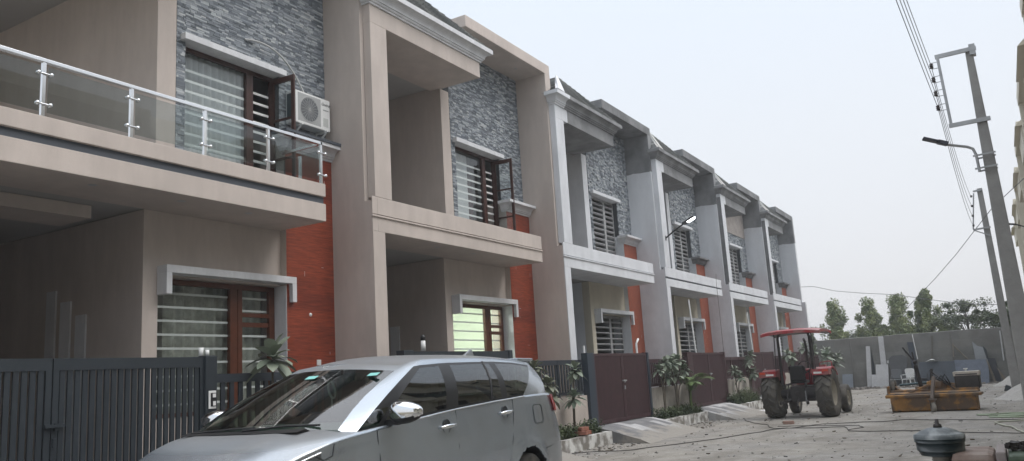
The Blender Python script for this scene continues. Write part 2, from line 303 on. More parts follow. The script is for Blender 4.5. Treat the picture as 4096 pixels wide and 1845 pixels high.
# ------------------------------------------------------------------ ground
def ground_mat():
    mt = brick('dusty_paver_court', [(.29,.275,.25), (.33,.31,.285), (.26,.245,.225), (.305,.29,.265)], (.31,.30,.285), .24, .12, .006, 'xy', .95, .25, .008, grime=.22)
    t = mt.node_tree; p = t.nodes['Principled BSDF']; old = p.inputs['Base Color'].links[0].from_socket
    tc = t.nodes.new('ShaderNodeTexCoord'); n = t.nodes.new('ShaderNodeTexNoise'); n.inputs['Scale'].default_value = .45; n.inputs['Detail'].default_value = 9; n.inputs['Roughness'].default_value = .62; t.links.new(tc.outputs['Object'], n.inputs[0])
    mr = t.nodes.new('ShaderNodeMapRange'); mr.inputs[1].default_value = .40; mr.inputs[2].default_value = .56; mr.inputs[4].default_value = .93; t.links.new(n.outputs['Fac'], mr.inputs[0])
    n2 = t.nodes.new('ShaderNodeTexNoise'); n2.inputs['Scale'].default_value = 1.7; n2.inputs['Detail'].default_value = 10; n2.inputs['Roughness'].default_value = .7; t.links.new(tc.outputs['Object'], n2.inputs[0])
    cr = t.nodes.new('ShaderNodeValToRGB'); cr.color_ramp.elements[0].position = .33; cr.color_ramp.elements[1].position = .68
    cr.color_ramp.elements[0].color = (.205,.188,.162,1); cr.color_ramp.elements[1].color = (.375,.352,.315,1); t.links.new(n2.outputs['Fac'], cr.inputs[0])
    mx = t.nodes.new('ShaderNodeMix'); mx.data_type = 'RGBA'; t.links.new(mr.outputs[0], mx.inputs[0]); t.links.new(old, mx.inputs[6]); t.links.new(cr.outputs[0], mx.inputs[7]); t.links.new(mx.outputs[2], p.inputs['Base Color'])
    cur = p.inputs['Base Color'].links[0].from_socket
    for (sc_, st, lo, hi, col, amt) in ((.55, (1,.35,1), .50, .60, (.165,.15,.125,1), .55), (1.3, (1,.5,1), .56, .66, (.13,.12,.105,1), .5), (2.4, (1,.7,1), .58, .68, (.42,.40,.37,1), .6)):
        mp = t.nodes.new('ShaderNodeMapping'); mp.inputs['Scale'].default_value = st; mp.inputs['Location'].default_value = (sc_*7, sc_*3, 0); nn = t.nodes.new('ShaderNodeTexNoise'); nn.inputs['Scale'].default_value = sc_; nn.inputs['Detail'].default_value = 10; nn.inputs['Roughness'].default_value = .68
        t.links.new(tc.outputs['Object'], mp.inputs[0]); t.links.new(mp.outputs[0], nn.inputs[0]); mq = t.nodes.new('ShaderNodeMapRange'); mq.inputs[1].default_value = lo; mq.inputs[2].default_value = hi; mq.inputs[4].default_value = amt; t.links.new(nn.outputs['Fac'], mq.inputs[0])
        my = t.nodes.new('ShaderNodeMix'); my.data_type = 'RGBA'; my.inputs[7].default_value = col; t.links.new(mq.outputs[0], my.inputs[0]); t.links.new(cur, my.inputs[6]); cur = my.outputs[2]
    t.links.new(cur, p.inputs['Base Color'])
    n3 = t.nodes.new('ShaderNodeTexNoise'); n3.inputs['Scale'].default_value = 9; n3.inputs['Detail'].default_value = 8; t.links.new(tc.outputs['Object'], n3.inputs[0])
    ob = p.inputs['Normal'].links[0].from_node; b = t.nodes.new('ShaderNodeBump'); b.inputs['Strength'].default_value = .5; b.inputs['Distance'].default_value = .05
    t.links.new(n3.outputs['Fac'], b.inputs['Height']); t.links.new(ob.outputs[0], b.inputs['Normal']); t.links.new(b.outputs[0], p.inputs['Normal'])
    return mt
m_ground = ground_mat()
m_field = M('dry_field', (.16,.14,.09), 1, var=.3, vscale=.2)
g = MB(); g.box(-300, 300, -150, 420, GZ-.6, GZ-.06); tag(g.build('ground', m_field), kind='structure')
# the court: gently uneven sheet with real undulation
from mathutils import noise as mn
g = MB(); nx, ny = 60, 190; vs = []; x0, x1, y0, y1 = -8.86, 3.2, -9, 53
for j in range(ny+1):
    for i in range(nx+1):
        x = x0 + (x1-x0)*i/nx; y = y0 + (y1-y0)*j/ny
        z = GZ + .018*mn.noise(Vector((x*.8, y*.8, 0))) + .008*mn.noise(Vector((x*3, y*3, 3)))
        if x > -1.2 and y > 28: z += .10*max(0, mn.noise(Vector((x*.9, y*.45, 7)))) * min(1, (x+1.2)/1.5)
        vs.append((x, y, z))
g.add(vs, [(j*(nx+1)+i, j*(nx+1)+i+1, (j+1)*(nx+1)+i+1, (j+1)*(nx+1)+i) for j in range(ny) for i in range(nx)], 0, True)
tag(g.build('court_paving', m_ground), kind='structure')
g = MB(); g.box(-17, -8.88, -9, 51, GZ-.05, GZ-.004); tag(g.build('yard_ground', m_soil), kind='structure')

# ------------------------------------------------------------------ houses
W = 7.785
Y0 = [3.84, 11.68, 19.5, 27.25, 35.03, 42.83]
XF = -9.85
def cav(o0, z0, o1, z1, n=5):   # cavetto curve
    return [(o0 + (o1-o0)*(1-math.cos(t*math.pi/2/n)), z0 + (z1-z0)*math.sin(t*math.pi/2/n)) for t in range(n+1)]
def window(par, u0, u1, z0, z1, xp, fm, split, kind, bars, name='window'):
    """frame with a wide fixed light and a narrow casement, bars in front of the panes"""
    f = MB(); t = .06; d0, d1 = xp-.05, xp+.02
    f.box(d0, d1, u0, u1, z1-t*1.4, z1); f.box(d0, d1, u0, u1, z0, z0+t); f.box(d0, d1, u0, u0+t, z0+t, z1-t*1.4); f.box(d0, d1, u1-t, u1, z0+t, z1-t*1.4)
    f.box(d0, d1+.01, split, split+.15, z0+t, z1-t*1.4)
    if kind in ('lower',): f.box(d0+.01, d1-.005, split+.15, u1-t, (z0+z1)/2+.35, (z0+z1)/2+.43)
    fo = f.build(name, fm, par)
    return fo, (u0+t, split, u1-t, z0+t, z1-t*1.4)
def grille(par, u0, u1, z0, z1, x, n, mat, h=.035, d=.012, tilt=0):
    g = MB()
    for i in range(n):
        z = z0 + (z1-z0)*(i+.5)/n
        if tilt: g.obox((x, (u0+u1)/2, z), (d*math.cos(tilt), 0, d*math.sin(tilt)), (0, (u1-u0)/2, 0), (-h/2*math.sin(tilt), 0, h/2*math.cos(tilt)))
        else: g.box(x-d/2, x+d/2, u0, u1, z-h/2, z+h/2)
    return g.build('grille', mat, par)
def pane(par, u0, u1, z0, z1, x, mat=None): return MB().box(x-.003, x+.003, u0, u1, z0, z1).build('pane', mat or m_glass, par)
def curtain(par, u0, u1, z0, z1, x, mat):
    g = MB(); n = 70; vs = []
    for i in range(n+1):
        u = u0 + (u1-u0)*i/n; xx = x + .05*math.sin(i*1.05 + .6*math.sin(i*.31)) + .02*math.sin(i*2.7)
        vs += [(xx, u, z0), (xx, u, z1)]
    g.add(vs, [(2*i, 2*i+2, 2*i+3, 2*i+1) for i in range(n)], 0, True)
    return g.build('curtain', mat, par)
def house(i, label):
    y0 = Y0[i]; fin = i < 2
    nxt = (Y0[i+1]-y0) if i < 5 else W
    h = empty('row_house', (XF, y0, 0), 0, label, 'house', 'two-storey houses of the terrace')
    body = m_bei if fin else m_putty; top = m_bei if fin else m_cem; trim = m_trimw if fin else m_putty
    ctop = m_trimw if fin else m_cem
    X = lambda x: x - XF
    # inner back walls, porch + balcony recess (dark because they are deep)
    b = MB(); b.box(X(-16.2), X(-16), .35, nxt, GZ, 10.1); b.box(X(-16), X(-11.25), 3.86, 4.12, GZ, 4.43); b.box(X(-16), X(-11.25), 4.04, 4.39, 4.75, 9.95)
    b.build('inner_wall', body, h, bevel=0)
    if i < 2:
        b = MB()
        for (xa, xb, zt) in ((-13.48,-13.22,3.41), (-13.08,-12.80,3.2), (-12.65,-12.38,2.95)): b.box(X(xa), X(xb), 3.83, 3.858, .7, zt)
        b.build('wall_slot', m_trimw, h)
    # floor plinth of porch, ceilings
    b = MB(); b.box(X(-15.99), X(-9.98), .36, nxt-.01, GZ, .22); b.build('porch_floor', m_cem, h)
    # lower party wall belonging to this house (its right side)
    ww = .15 if i < 5 else .3
    b = MB(); b.box(X(-15.99), X(-9.872), nxt, nxt+ww, GZ, 5.02)
    if i == 5: b.box(X(-9.872), X(-9.85), nxt, nxt+ww, GZ, 5.02)
    b.build('side_wall', body, h)
    b = MB(); b.box(X(-15.99), X(-10.035), nxt, nxt+.3, 5.02, 9.96)
    b.build('upper_side_wall', body if fin else m_wall_ragged, h)
    # roof slab of the projecting box
    b = MB(); b.box(X(-11.9), X(-10.035), 3.86, nxt+.3, 9.96, 10.26); b.build('roof_slab', top, h, bevel=.012)
    if fin:
        sp = MB(); sp.lathe([(0, 9.957), (.035, 9.957), (.045, 9.962)], (X(-10.5), 7.0, 0), n=14); sp.build('ceiling_lamp', m_galv, h)
    # left pillar: lower leg, upper leg
    b = MB(); b.box(X(-15.98), X(-9.872), .152, .35, GZ, 4.43); b.box(X(-9.87), 0, 0, .35, GZ, 4.43)
    b.build('lower_pillar', m_bei if fin else m_putty, h)
    side_dark = (not fin) and i in (4, 5)
    b = MB(); b.box(X(-10.03), 0, .1, .6, 5.102, 8.66)
    b.build('upper_pillar', [body], h, bevel=.008)
    if i in (4, 5):
        sp = MB(); sp.box(X(-10.028), X(-9.856), .094, .0995, 5.03, 8.9); sp.build('pillar_side', m_cem, h)
    # portico beam + ceiling
    b = MB(); b.box(X(-11.3), 0, .1, 4.09, 8.66, 9.06)
    b.build('portico_beam', body if fin else m_pillar_ragged, h, bevel=.006)
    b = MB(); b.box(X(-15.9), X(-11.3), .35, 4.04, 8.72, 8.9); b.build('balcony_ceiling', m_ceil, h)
    # cornice
    prof = [(.0, 9.04), (.035, 9.04), (.035, 9.075), (.06, 9.08), (.075, 9.1), (.075, 9.12), (.10, 9.125)] + cav(.10, 9.13, .225, 9.255) + [(.25, 9.26), (.25, 9.365), (.0, 9.365)]
    def path(o): return [(X(-10.03), .1-o), (o, .1-o), (o, 4.09+o), (X(-11.2), 4.09+o)]
    c = MB(); c.sweep(prof, path); cm = m_trimw if fin else two_paint('cornice_part_painted', CEM, PUT, 'Y', .62 if i == 2 else -9, .06, sc=4)
    c.build('cornice', cm, h)
    # hip roof in stepped courses
    ax_, ay_, az_ = X(-10.7), 2.1, 10.64
    base = [(X(-9.63), -.08), (X(-9.63), 4.27)]; rb = MB(); n = 14
    for k in range(n):
        t0, t1 = k/n, (k+1)/n
        def P(fx, fy, t, lift=0): return (fx + (ax_-fx)*t + lift*.7, fy + (ay_-fy)*t, 9.365 + (az_-9.365)*t + lift*.7)
        l = .022
        fl, fr = base; bl = (X(-11.9), .34); br = (X(-11.9), 4.27)
        def Q(c_, t): 
            a = (ax_, ay_) if c_[0] > X(-11) else (X(-11.9), ay_)
            return (c_[0] + (a[0]-c_[0])*t, c_[1] + (a[1]-c_[1])*t, 9.365 + (az_-9.365)*t)
        for (ca, cb, nrm) in ((fl, fr, (1,0)), (fr, br, (0,1)), (bl, fl, (0,-1))):
            o_ = (nrm[0]*l, nrm[1]*l, l); a0, b0, a1, b1 = Q(ca,t0), Q(cb,t0), Q(ca,t1), Q(cb,t1)
            A = tuple(a0[j]+o_[j] for j in range(3)); B = tuple(b0[j]+o_[j] for j in range(3))
            rb.quad(A, B, b1, a1); rb.quad(a0, b0, B, A)
    rb.build('hip_roof', m_rooftile, h, recalc=False)
    hb = MB(); fl = Vector((X(-9.60), -.11, 9.37)); ap = Vector((ax_, ay_, az_+.02))
    dv = ap - fl; tri_w = .42
    hb.add([fl+Vector((.01,0,.02)), fl+Vector((0,tri_w,.02)), ap+Vector((0,.06,.03)), ap+Vector((0,-.06,.03)), fl+Vector((-.08,0,.02)), ap+Vector((-.05,-.05,-.05)), fl+Vector((.01,0,-.0)), fl+Vector((0,tri_w,-.0))],
        [(0,1,2,3), (0,3,5,4), (0,6,7,1)]); hb.build('hip_band', m_trimw if i < 3 else M('weathered_band', (.42,.415,.39), .85, var=.2), h, recalc=False)
    # balcony slab / fascia
    b = MB(); fz = 4.735 if i != 0 else 4.76
    gap = (4.70, 4.76) if i != 0 else (4.74, 4.87)
    b.box(X(-9.97), 0, .152, 6.6, gap[1], 5.10); b.box(X(-11.0), 0, .152, 6.6, 4.43, gap[0]); b.box(X(-9.87), 0, 0, .152, 4.43, gap[0]); b.box(X(-9.87), 0, 0, .152, gap[1], 5.10)
    b.build('balcony_fascia', body, h, bevel=.008)
    b = MB(); b.box(X(-10.0), X(-9.90), .153, 6.59, gap[0], gap[1]); b.box(X(-9.871), X(-9.862), .001, .153, gap[0], gap[1]); b.build('fascia_groove', m_slate_paint if i in (0,3,4,5) else body, h)
    if i in (1, 2):
        b = MB(); b.prism([(0, gap[0]-.005), (.03, gap[0]+.01), (.03, gap[0]+.03), (0, gap[0]+.045)], 'y', -.03, 6.6); b.build('fascia_moulding', body, h)
    b = MB(); b.box(X(-11.0), X(-9.975), .36, 6.58, 4.705, 4.75); b.box(X(-10.98), X(-9.98), 6.46, 6.58, 4.755, 5.09); b.box(X(-15.9), X(-11.0), .36, 3.85, 4.44, 4.74)
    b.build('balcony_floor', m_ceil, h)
    if fin:
        sp = MB()
        for yy in ((-10.2, 2.52), (-10.2, 3.92), (-10.2, 5.19)): sp.lathe([(0,4.426), (.05,4.426), (.065,4.431)], (X(yy[0]), yy[1], 0), n=16)
        sp.build('porch_downlight', m_galv, h)
    if i == 0:
        b = MB(); b.box(X(-12.1), X(-11.3), .5, 3.2, 4.24, 4.43); b.build('porch_beam', m_bei, h)
    # front wall, lower
    b = MB(); lo = m_bei if fin else m_cream
    b.box(X(-11.25), X(-11), 3.86, 4.12, GZ, 4.43); b.box(X(-11.25), X(-11), 4.12, 6.62, 3.42, 4.43); b.box(X(-11.25), X(-11), 4.12, 6.62, GZ, 1.25)
    b.build('lower_wall', lo, h)
    # block with red tile face
    b = MB(); b.box(X(-11.5), X(-10.856), 6.62, nxt, GZ, 6.2); b.build('red_block', m_bei if fin else m_putty, h)
    b = MB(); b.box(X(-10.856), X(-10.85), 6.625, nxt-.01, GZ, 5.93); b.build('red_tile_facing', m_red if fin else m_redm, h)
    rk = random.Random(50+i); mk = MB()
    for q in range(9 if fin else 14):
        u = 6.75+rk.random()*.95; z = .6+rk.random()*5.0; L_ = rk.uniform(.02,.11)
        if rk.random() < .6: mk.box(X(-10.8495), X(-10.848), u, min(u+L_, nxt-.02), z, z+.006)
        else: mk.box(X(-10.8495), X(-10.848), u, u+.006, z, z+L_*1.3)
    mk.build('grout_marks', m_trimw, h)
    # jamb of the lower window is white
    b = MB(); b.box(X(-11.24), X(-10.853), 6.612, 6.619, 1.25, 3.42); b.build('jamb_facing', trim, h)
    prof = [(0, 5.93), (.03, 5.93), (.03, 5.965), (.055, 5.97), (.07, 5.985), (.07, 6.0)] + cav(.09, 6.01, .22, 6.13) + [(.25, 6.135), (.25, 6.205), (0, 6.205)]
    def path2(o): return [(X(-10.99), 6.62-o*.75), (X(-10.85)+o, 6.62-o*.75), (X(-10.85)+o, nxt-.004)]
    c = MB(); c.sweep(prof, path2); c.build('ledge_cornice', m_trimw if i < 3 else m_cem, h)
    if i == 0: MB().box(X(-10.98), X(-10.58), 6.4, nxt-.01, 6.207, 6.26).build('ledge_cap', m_slate_paint, h)
    # upper wall: pier + stone
    MB().box(X(-11.25), X(-11), 4.04, 4.39, 4.75, 8.66).build('upper_pier', body, h)
    b = MB(); b.box(X(-11.25), X(-11), 4.39, 4.56, 4.75, 9.96); b.box(X(-11.25), X(-11), 4.56, 6.62, 7.42, 9.96); b.box(X(-11.25), X(-11), 6.62, nxt, 6.2, 9.96)
    b.box(X(-11.25), X(-11), 4.2, 4.39, 8.66, 9.96)
    regs = [(4.39,4.56,5.0,9.96),(4.56,6.62,7.42,9.96),(6.62,nxt-.005,6.2,9.96)]
    if fin: stones(b, regs, X(-11), .145, .036, .016, 60+i, (3,3,4,2,4,3,3,1))
    else: stones(b, regs, X(-11), .17, .058, .035, 60+i, (2,3,3,3,4,2,3,1))
    b.build('stone_cladding', m_stones, h, recalc=False)
    if i == 4:
        MB().box(X(-11), X(-10.955), 4.4, nxt-.02, 8.05, 9.95).build('bare_plaster_patch', M('bare_plaster', (.33,.30,.28), .9, var=.2), h)
    # room boxes behind the openings
    for (z0, z1, lit) in ((GZ, 4.4, i == 1), (4.76, 9.9, False)):
        b = MB(); x0, x1, u0, u1 = X(-15.5), X(-11.26), 4.4, nxt-.05
        b.quad((x0,u0,z0),(x0,u1,z0),(x0,u1,z1),(x0,u0,z1)); b.quad((x0,u0,z0),(x1,u0,z0),(x1,u0,z1),(x0,u0,z1)); b.quad((x0,u1,z0),(x1,u1,z0),(x1,u1,z1),(x0,u1,z1)); b.quad((x0,u0,z0),(x1,u0,z0),(x1,u1,z0),(x0,u1,z0)); b.quad((x0,u0,z1),(x1,u0,z1),(x1,u1,z1),(x0,u1,z1))
        b.build('room', m_roomgreen if lit else m_room, h, recalc=False)
    # ---- hoods
    wh = trim
    b = MB(); b.box(X(-11.2), X(-10.86), 4.46, 6.70, 7.39, 7.50); b.build('upper_window_hood', wh, h, bevel=.006)
    b = MB(); xf = X(-10.76)
    b.box(X(-11.18), xf, 4.10, 6.78, 3.45, 3.57); b.box(X(-10.998), xf, 4.10, 4.20, 3.12, 3.45); b.box(X(-10.849), xf, 6.68, 6.78, 3.12, 3.45)
    b.build('lower_window_hood', wh, h, bevel=.006)
    # ---- windows
    if fin:
        fm = m_wood
        fo, (a, s, e, z0, z1) = window(h, 4.56, 6.62, 5.0, 7.40, X(-11.17), fm, 5.98 if i == 0 else 6.0, 'upper', 10)
        grille(fo, a, e, 5.06, 7.1, X(-11.215), 11, m_steelbar, .045)
        pane(fo, a, s, z0, z1, X(-11.19))
        if i == 0: curtain(fo, a, s+.2, 4.9, 7.38, X(-11.36), m_curtain)
        else: MB().box(X(-11.42), X(-11.40), a, s-.35, 4.9, 7.35).build('curtain', m_curtain, fo)
        # open casement leaf
        cs = MB(); L = .56; th = R(78); d = Vector((math.sin(th), math.cos(th)*.35, 0)); o0 = Vector((X(-11.15), 6.58, 0)); d.normalize()
        def bar(s0, s1, za, zb): 
            A = o0 + d*s0; B = o0 + d*s1; cs.beam((A.x, A.y, (za+zb)/2), (B.x, B.y, (za+zb)/2), .04, zb-za)
        bar(0, .07, 5.02, 7.34); bar(L-.07, L, 5.02, 7.34); bar(.07, L-.07, 5.02, 5.10); bar(.07, L-.07, 7.24, 7.34)
        for zz in (5.75, 6.5): bar(.07, L-.07, zz, zz+.035)
        A = o0 + d*.07; B = o0 + d*(L-.07); cs.beam((A.x,A.y,6.17), (B.x,B.y,6.17), .006, 2.2, 1)
        cs.build('casement', [m_wood, m_glass], fo)
        if i == 1:
            cs = MB(); cs.box(X(-11.5), X(-11.47), 5.55, 5.98, 5.05, 7.0); cs.build('inner_leaf', m_wood, fo)
        fo, (a, s, e, z0, z1) = window(h, 4.13, 6.61, 1.27, 3.41, X(-11.17), m_wood2, 5.62 if i == 0 else 5.75, 'lower', 8)
        b = MB(); b.box(X(-11.20), X(-11.13), s+.152, s+.24, z0, z1); b.box(X(-11.20), X(-11.13), e-.08, e, z0, z1); b.box(X(-11.20), X(-11.14), s+.24, e-.08, 2.86, 2.93); b.build('sash', m_wood2, fo)
        grille(fo, a, e, 1.35, 3.3, X(-11.215), 9, m_steelbar, .035)
        pane(fo, a, e, z0, z1, X(-11.19))
        if i == 0: curtain(fo, a, e, 1.2, 3.4, X(-11.40), m_curtain2)
    else:
        fo, (a, s, e, z0, z1) = window(h, 4.56, 6.62, 5.0, 7.40, X(-11.17), m_grey_frame, 5.75, 'upper', 10)
        for (p, q) in ((a, s), (s+.15, e)): grille(fo, p, q, 5.05, 7.28, X(-11.17), 13, m_grey_frame, .06, .03, tilt=.9)
        fo, (a, s, e, z0, z1) = window(h, 4.13, 6.61, 1.27, 3.41, X(-11.17), m_grey_frame, 5.5, 'lower2', 10)
        for (p, q) in ((a, s), (s+.15, e)): grille(fo, p, q, 1.3, 3.3, X(-11.17), 11, m_grey_frame, .05, .02, tilt=.9)
    return h
m_redm = M('matt_red_tile', (.27,.072,.038), .7, var=.15, vscale=5)
labels = ['beige house with glass balcony railing, nearest to the camera', 'beige house with open brown casement and lit green room, second in the row',
    'white and bare cement house behind the first maroon gate, third in the row', 'white and grey unfinished house with the lit wall lamp, fourth in the row',
    'unfinished house with a bare plaster patch above its window, fifth in the row', 'white and grey unfinished house at the far end of the row']
H = [house(i, l) for i, l in enumerate(labels)]
# lamp-lit room of the second house
rl = bpy.data.lights.new('room_lamp_light', 'AREA'); rl.energy = 90; rl.size = .6; rl.color = (.95, 1, .9)
ro = bpy.data.objects.new('room_lamp_light', rl); COL.objects.link(ro); ro.location = (-12.6, Y0[1]+5.3, 4.15)
rf = MB().box(-12.9, -12.3, Y0[1]+5.0, Y0[1]+5.6, 4.2, 4.26).build('room_ceiling_lamp', M('lamp_diffuser', (1,1,.9), .5, emit=3)); tag(rf, 'square ceiling lamp glowing inside the green room of the second house', 'ceiling lamp')

# glass railing of the first balcony
def railing():
    r = empty('balcony_railing', (-9.9, Y0[0], 5.10), 0, 'stainless steel and glass railing on the first balcony', 'railing')
    ys = [.42, 1.64, 2.86, 4.08, 5.33, 6.54]
    MB().beam((0,-.6,.74), (0,6.56,.74), .06, .05).beam((.03,6.54,.74), (-.95,6.54,.74), .05, .05).build('handrail', m_steel, r, bevel=.005)
    for y in ys + [None]:
        p = (-.5, 6.54) if y is None else (0, y)
        po = MB().box(p[0]-.022, p[0]+.022, p[1]-.022, p[1]+.022, 0, .72 if y is not None else .6).box(p[0]-.04, p[0]+.04, p[1]-.04, p[1]+.04, 0, .008).build('post', m_steel, r)
        if y is not None:
            for z in (.16, .56):
                cl = MB()
                cl.tube([(p[0]+.03, p[1]-.08, z), (p[0]+.03, p[1]+.08, z)], .014, 8)
                for s in (-1, 1): cl.lathe([(0,-.03), (.024,-.03), (.028,-.015), (.024,.03), (0,.032)], (p[0]+.03, p[1]+s*.08, z), 'x', 10)
                cl.build('clamp', m_steel, po)
    for a, b in zip([-.75]+ys[:-1], ys): MB().box(.012, .022, a+.05, b-.05, .06, .66).build('glass_panel', m_railglass, r)
    MB().box(-.90, -.06, 6.535, 6.545, .06, .62).build('glass_panel', m_railglass, r)
railing()
# air conditioner outdoor unit
def text_obj(name, cu, mat):
    t = bpy.data.objects.new('tmp', cu); COL.objects.link(t); dg = bpy.context.evaluated_depsgraph_get(); dg.update()
    me = bpy.data.meshes.new_from_object(t.evaluated_get(dg)); me.name = name; me.materials.clear(); me.materials.append(mat)
    o = bpy.data.objects.new(name, me); COL.objects.link(o); bpy.data.objects.remove(t); return o
def aircon():
    X0, U = -10.74, Y0[0]
    r = empty('air_conditioner', (X0, U+7.25, 6.5), 0, 'white air conditioner outdoor unit bracketed to the stone wall of the first house', 'air conditioner')
    b = MB(); b.box(-.26, 0, -.46, .46, 0, .64); b.build('casing', m_white, r, bevel=.015)
    MB().box(-.22, -.02, -.468, -.461, .10, .58).build('side_panel', M('dark_teal_side', (.02,.05,.06), .5), r)
    f = MB(); f.lathe([(.235,0), (.245,.008), (.255,0)], (.004, -.1, .32), 'x', 32)
    for k in range(1, 9): f.lathe([(.027*k,.006), (.027*k+.006,.006)], (.004, -.1, .32), 'x', 32)
    for k in range(20):
        a = k*math.pi/10; f.beam((.008, -.1, .32), (.008, -.1+.245*math.cos(a), .32+.245*math.sin(a)), .006, .006)
    f.box(.001, .003, -.40, .20, .05, .60)
    f.build('fan_guard', [M('guard_grey', (.36,.37,.37), .5)], r)
    MB().lathe([(0,.0035), (.23,.0035)], (.001, -.1, .32), 'x', 32).build('fan', m_slate_paint, r)
    lg = M('label_print', (.06,.07,.08), .5)
    cu = bpy.data.curves.new('lettering', 'FONT'); cu.body = 'Godrej'; cu.size = .085; cu.shear = .3; cu.extrude = .001; cu.align_x = 'CENTER'
    to = text_obj('lettering', cu, lg); to.parent = r; to.location = (.004, .34, .50); to.rotation_euler = (R(90), 0, R(90))
    cu2 = bpy.data.curves.new('small_lettering', 'FONT'); cu2.body = 'INVERTER'; cu2.size = .032; cu2.extrude = .001; cu2.align_x = 'CENTER'
    to = text_obj('small_lettering', cu2, lg); to.parent = r; to.location = (.004, .34, .40); to.rotation_euler = (R(90), 0, R(90))
    MB().box(.001, .004, .27, .40, .08, .25).build('rating_sticker', M('sticker_pale', (.5,.52,.5), .5), r)
    for u in (-.33, .33):
        MB().beam((-.26,u,-.02), (.05,u,-.02), .03, .03).beam((-.25,u,-.25), (.04,u,-.02), .025, .025).beam((-.255,u,-.26), (-.255,u,.1), .03, .01).build('bracket', m_white, r)
    p = MB(); pts = []
    for t in np.linspace(0, 1, 16):
        A = Vector((-11+.02, Y0[0]+5.80, 7.86)); D = Vector((-10.86, Y0[0]+7.18, 7.10)); B = A + Vector((.22,.62,.10)); C_ = D + Vector((-.02,-.28,.46))
        q = A*(1-t)**3 + 3*B*t*(1-t)**2 + 3*C_*t*t*(1-t) + D*t**3; pts.append((q.x-X0, q.y-U-7.25, q.z-6.5))
    p.tube(pts, .019, 8); p.build('insulated_pipe', M('grey_pipe_wrap', (.45,.46,.46), .7), r)
aircon()
# small fittings
o = MB().box(-.008, .008, -.05, .05, 0, .10).box(.008, .012, -.03, .03, .02, .08).build('wall_socket', m_white, None, (-10.84, 11.22, 2.0)); tag(o, 'white square socket plate on the red tiles by the car roof', 'socket')
o = MB().lathe([(0,.02), (.02,.02), (.035,0)], (0,0,0), 'x', 14).build('pipe_cap', m_white, None, (-10.85, 11.04, 2.92)); tag(o, 'small round white outlet cap high on the red tiles', 'outlet cap')

# ------------------------------------------------------------------ gates and front fences
GX = -9.42
def gate(y0, y1, mat, pmat, slit, label, postw=.3, z0=.22, z1=2.08, lead=0):
    r = empty('front_gate', (GX, y0, z0), 0, label, 'gate', 'front gates along the kerb')
    L = y1-y0; Hh = z1-z0
    MB().box(-.16, .02, 0, postw, -.35, Hh+.02).build('gate_post', pmat, r, bevel=.006)
    MB().box(-.16, .02, L-.14, L, -.35, Hh+.02).build('gate_post', pmat, r, bevel=.006)
    a, b = postw+.02, L-.16; ws = (b-a)
    cuts = [a, a+ws*.50, b]
    for s, (p, q) in enumerate(zip(cuts[:-1], cuts[1:])):
        f = MB(); p += .008; q -= .008; fw = .07
        f.box(-.05, 0, p, p+fw, 0, Hh); f.box(-.05, 0, q-fw, q, 0, Hh); f.box(-.05, 0, p+fw, q-fw, Hh-(.14 if slit else .07), Hh); f.box(-.05, 0, p+fw, q-fw, 0, .10)
        n = int((q-p-2*fw)/(.092 if slit else .05)); step = (q-p-2*fw)/n
        gl = f.build('gate_leaf', mat, r)
        sl_ = MB()
        for k in range(n):
            u = p+fw+step*(k+.5)
            if slit: sl_.box(-.04, -.012, u-.031, u+.031, .10, Hh-.14)
            else: sl_.prism([(-.03, u-step/2), (-.012, u-step/4), (-.012, u+step/4), (-.03, u+step/2), (-.034, u)], 'z', .10, Hh-.07)
        if not slit: sl_.box(-.045, -.036, p+fw, q-fw, .1, Hh-.07)
        sl_.build('slats', mat, gl)
        if s == 1: MB().box(.0, .03, p+.01, p+.05, Hh*.46, Hh*.46+.10).build('lower_latch', m_galv if not slit else mat, gl); MB().box(.0, .05, p-.10, p+.13, Hh*.58, Hh*.58+.035).box(.0,.035,p+.02,p+.06,Hh*.56,Hh*.56+.08).build('latch', m_galv if not slit else mat, gl)
    return r
gate(3.2, 7.73, m_gate_slate, m_gate_slate, True, 'slate grey slatted double gate of the first house, beside the car bonnet', .15)
def bigpost():
    r = MB().box(-.22, .03, 0, .19, GZ, 2.09).build('gate_pillar', m_gate_slate, None, (GX+.01, 7.55, 0), bevel=.006)
    tag(r, 'slate grey square gate pillar carrying the doorbell plate', 'gate pillar')
bigpost()
db = empty('doorbell_plate', (GX+.045, 7.65, 1.38), 0, 'white doorbell plate with dark buttons on the slate gate pillar', 'doorbell')
MB().box(0, .012, -.06, .06, 0, .24).build('plate', m_white, db, bevel=.003); MB().box(.012, .02, -.03, .055, .03, .21).build('button_panel', m_black, db)
MB().box(.02, .026, -.005, .045, .15, .20).box(.02, .026, 0, .045, .04, .10).build('button', m_white, db)
gate(11.9, 15.75, m_gate_slate, m_gate_slate, True, 'slate grey gate of the second house, just above the car roof', .3, z1=2.15)
gate(19.52, 23.82, m_gate_maroon, M('blue_black_post', (.03,.042,.058), .5), False, 'maroon double gate with a blue-black post, nearest of the maroon ones', .40)
gate(27.38, 31.76, m_gate_maroon, m_gate_maroon, False, 'maroon double gate behind the palm sapling, second of the maroon ones', .50)
gate(35.1, 39.6, m_gate_maroon, m_gate_maroon, False, 'maroon gate just left of the tractor canopy post, third of the maroon ones', .55)
gate(42.9, 47.3, m_gate_maroon, m_gate_maroon, False, 'maroon gate behind the tractor, farthest of the maroon ones', .55)
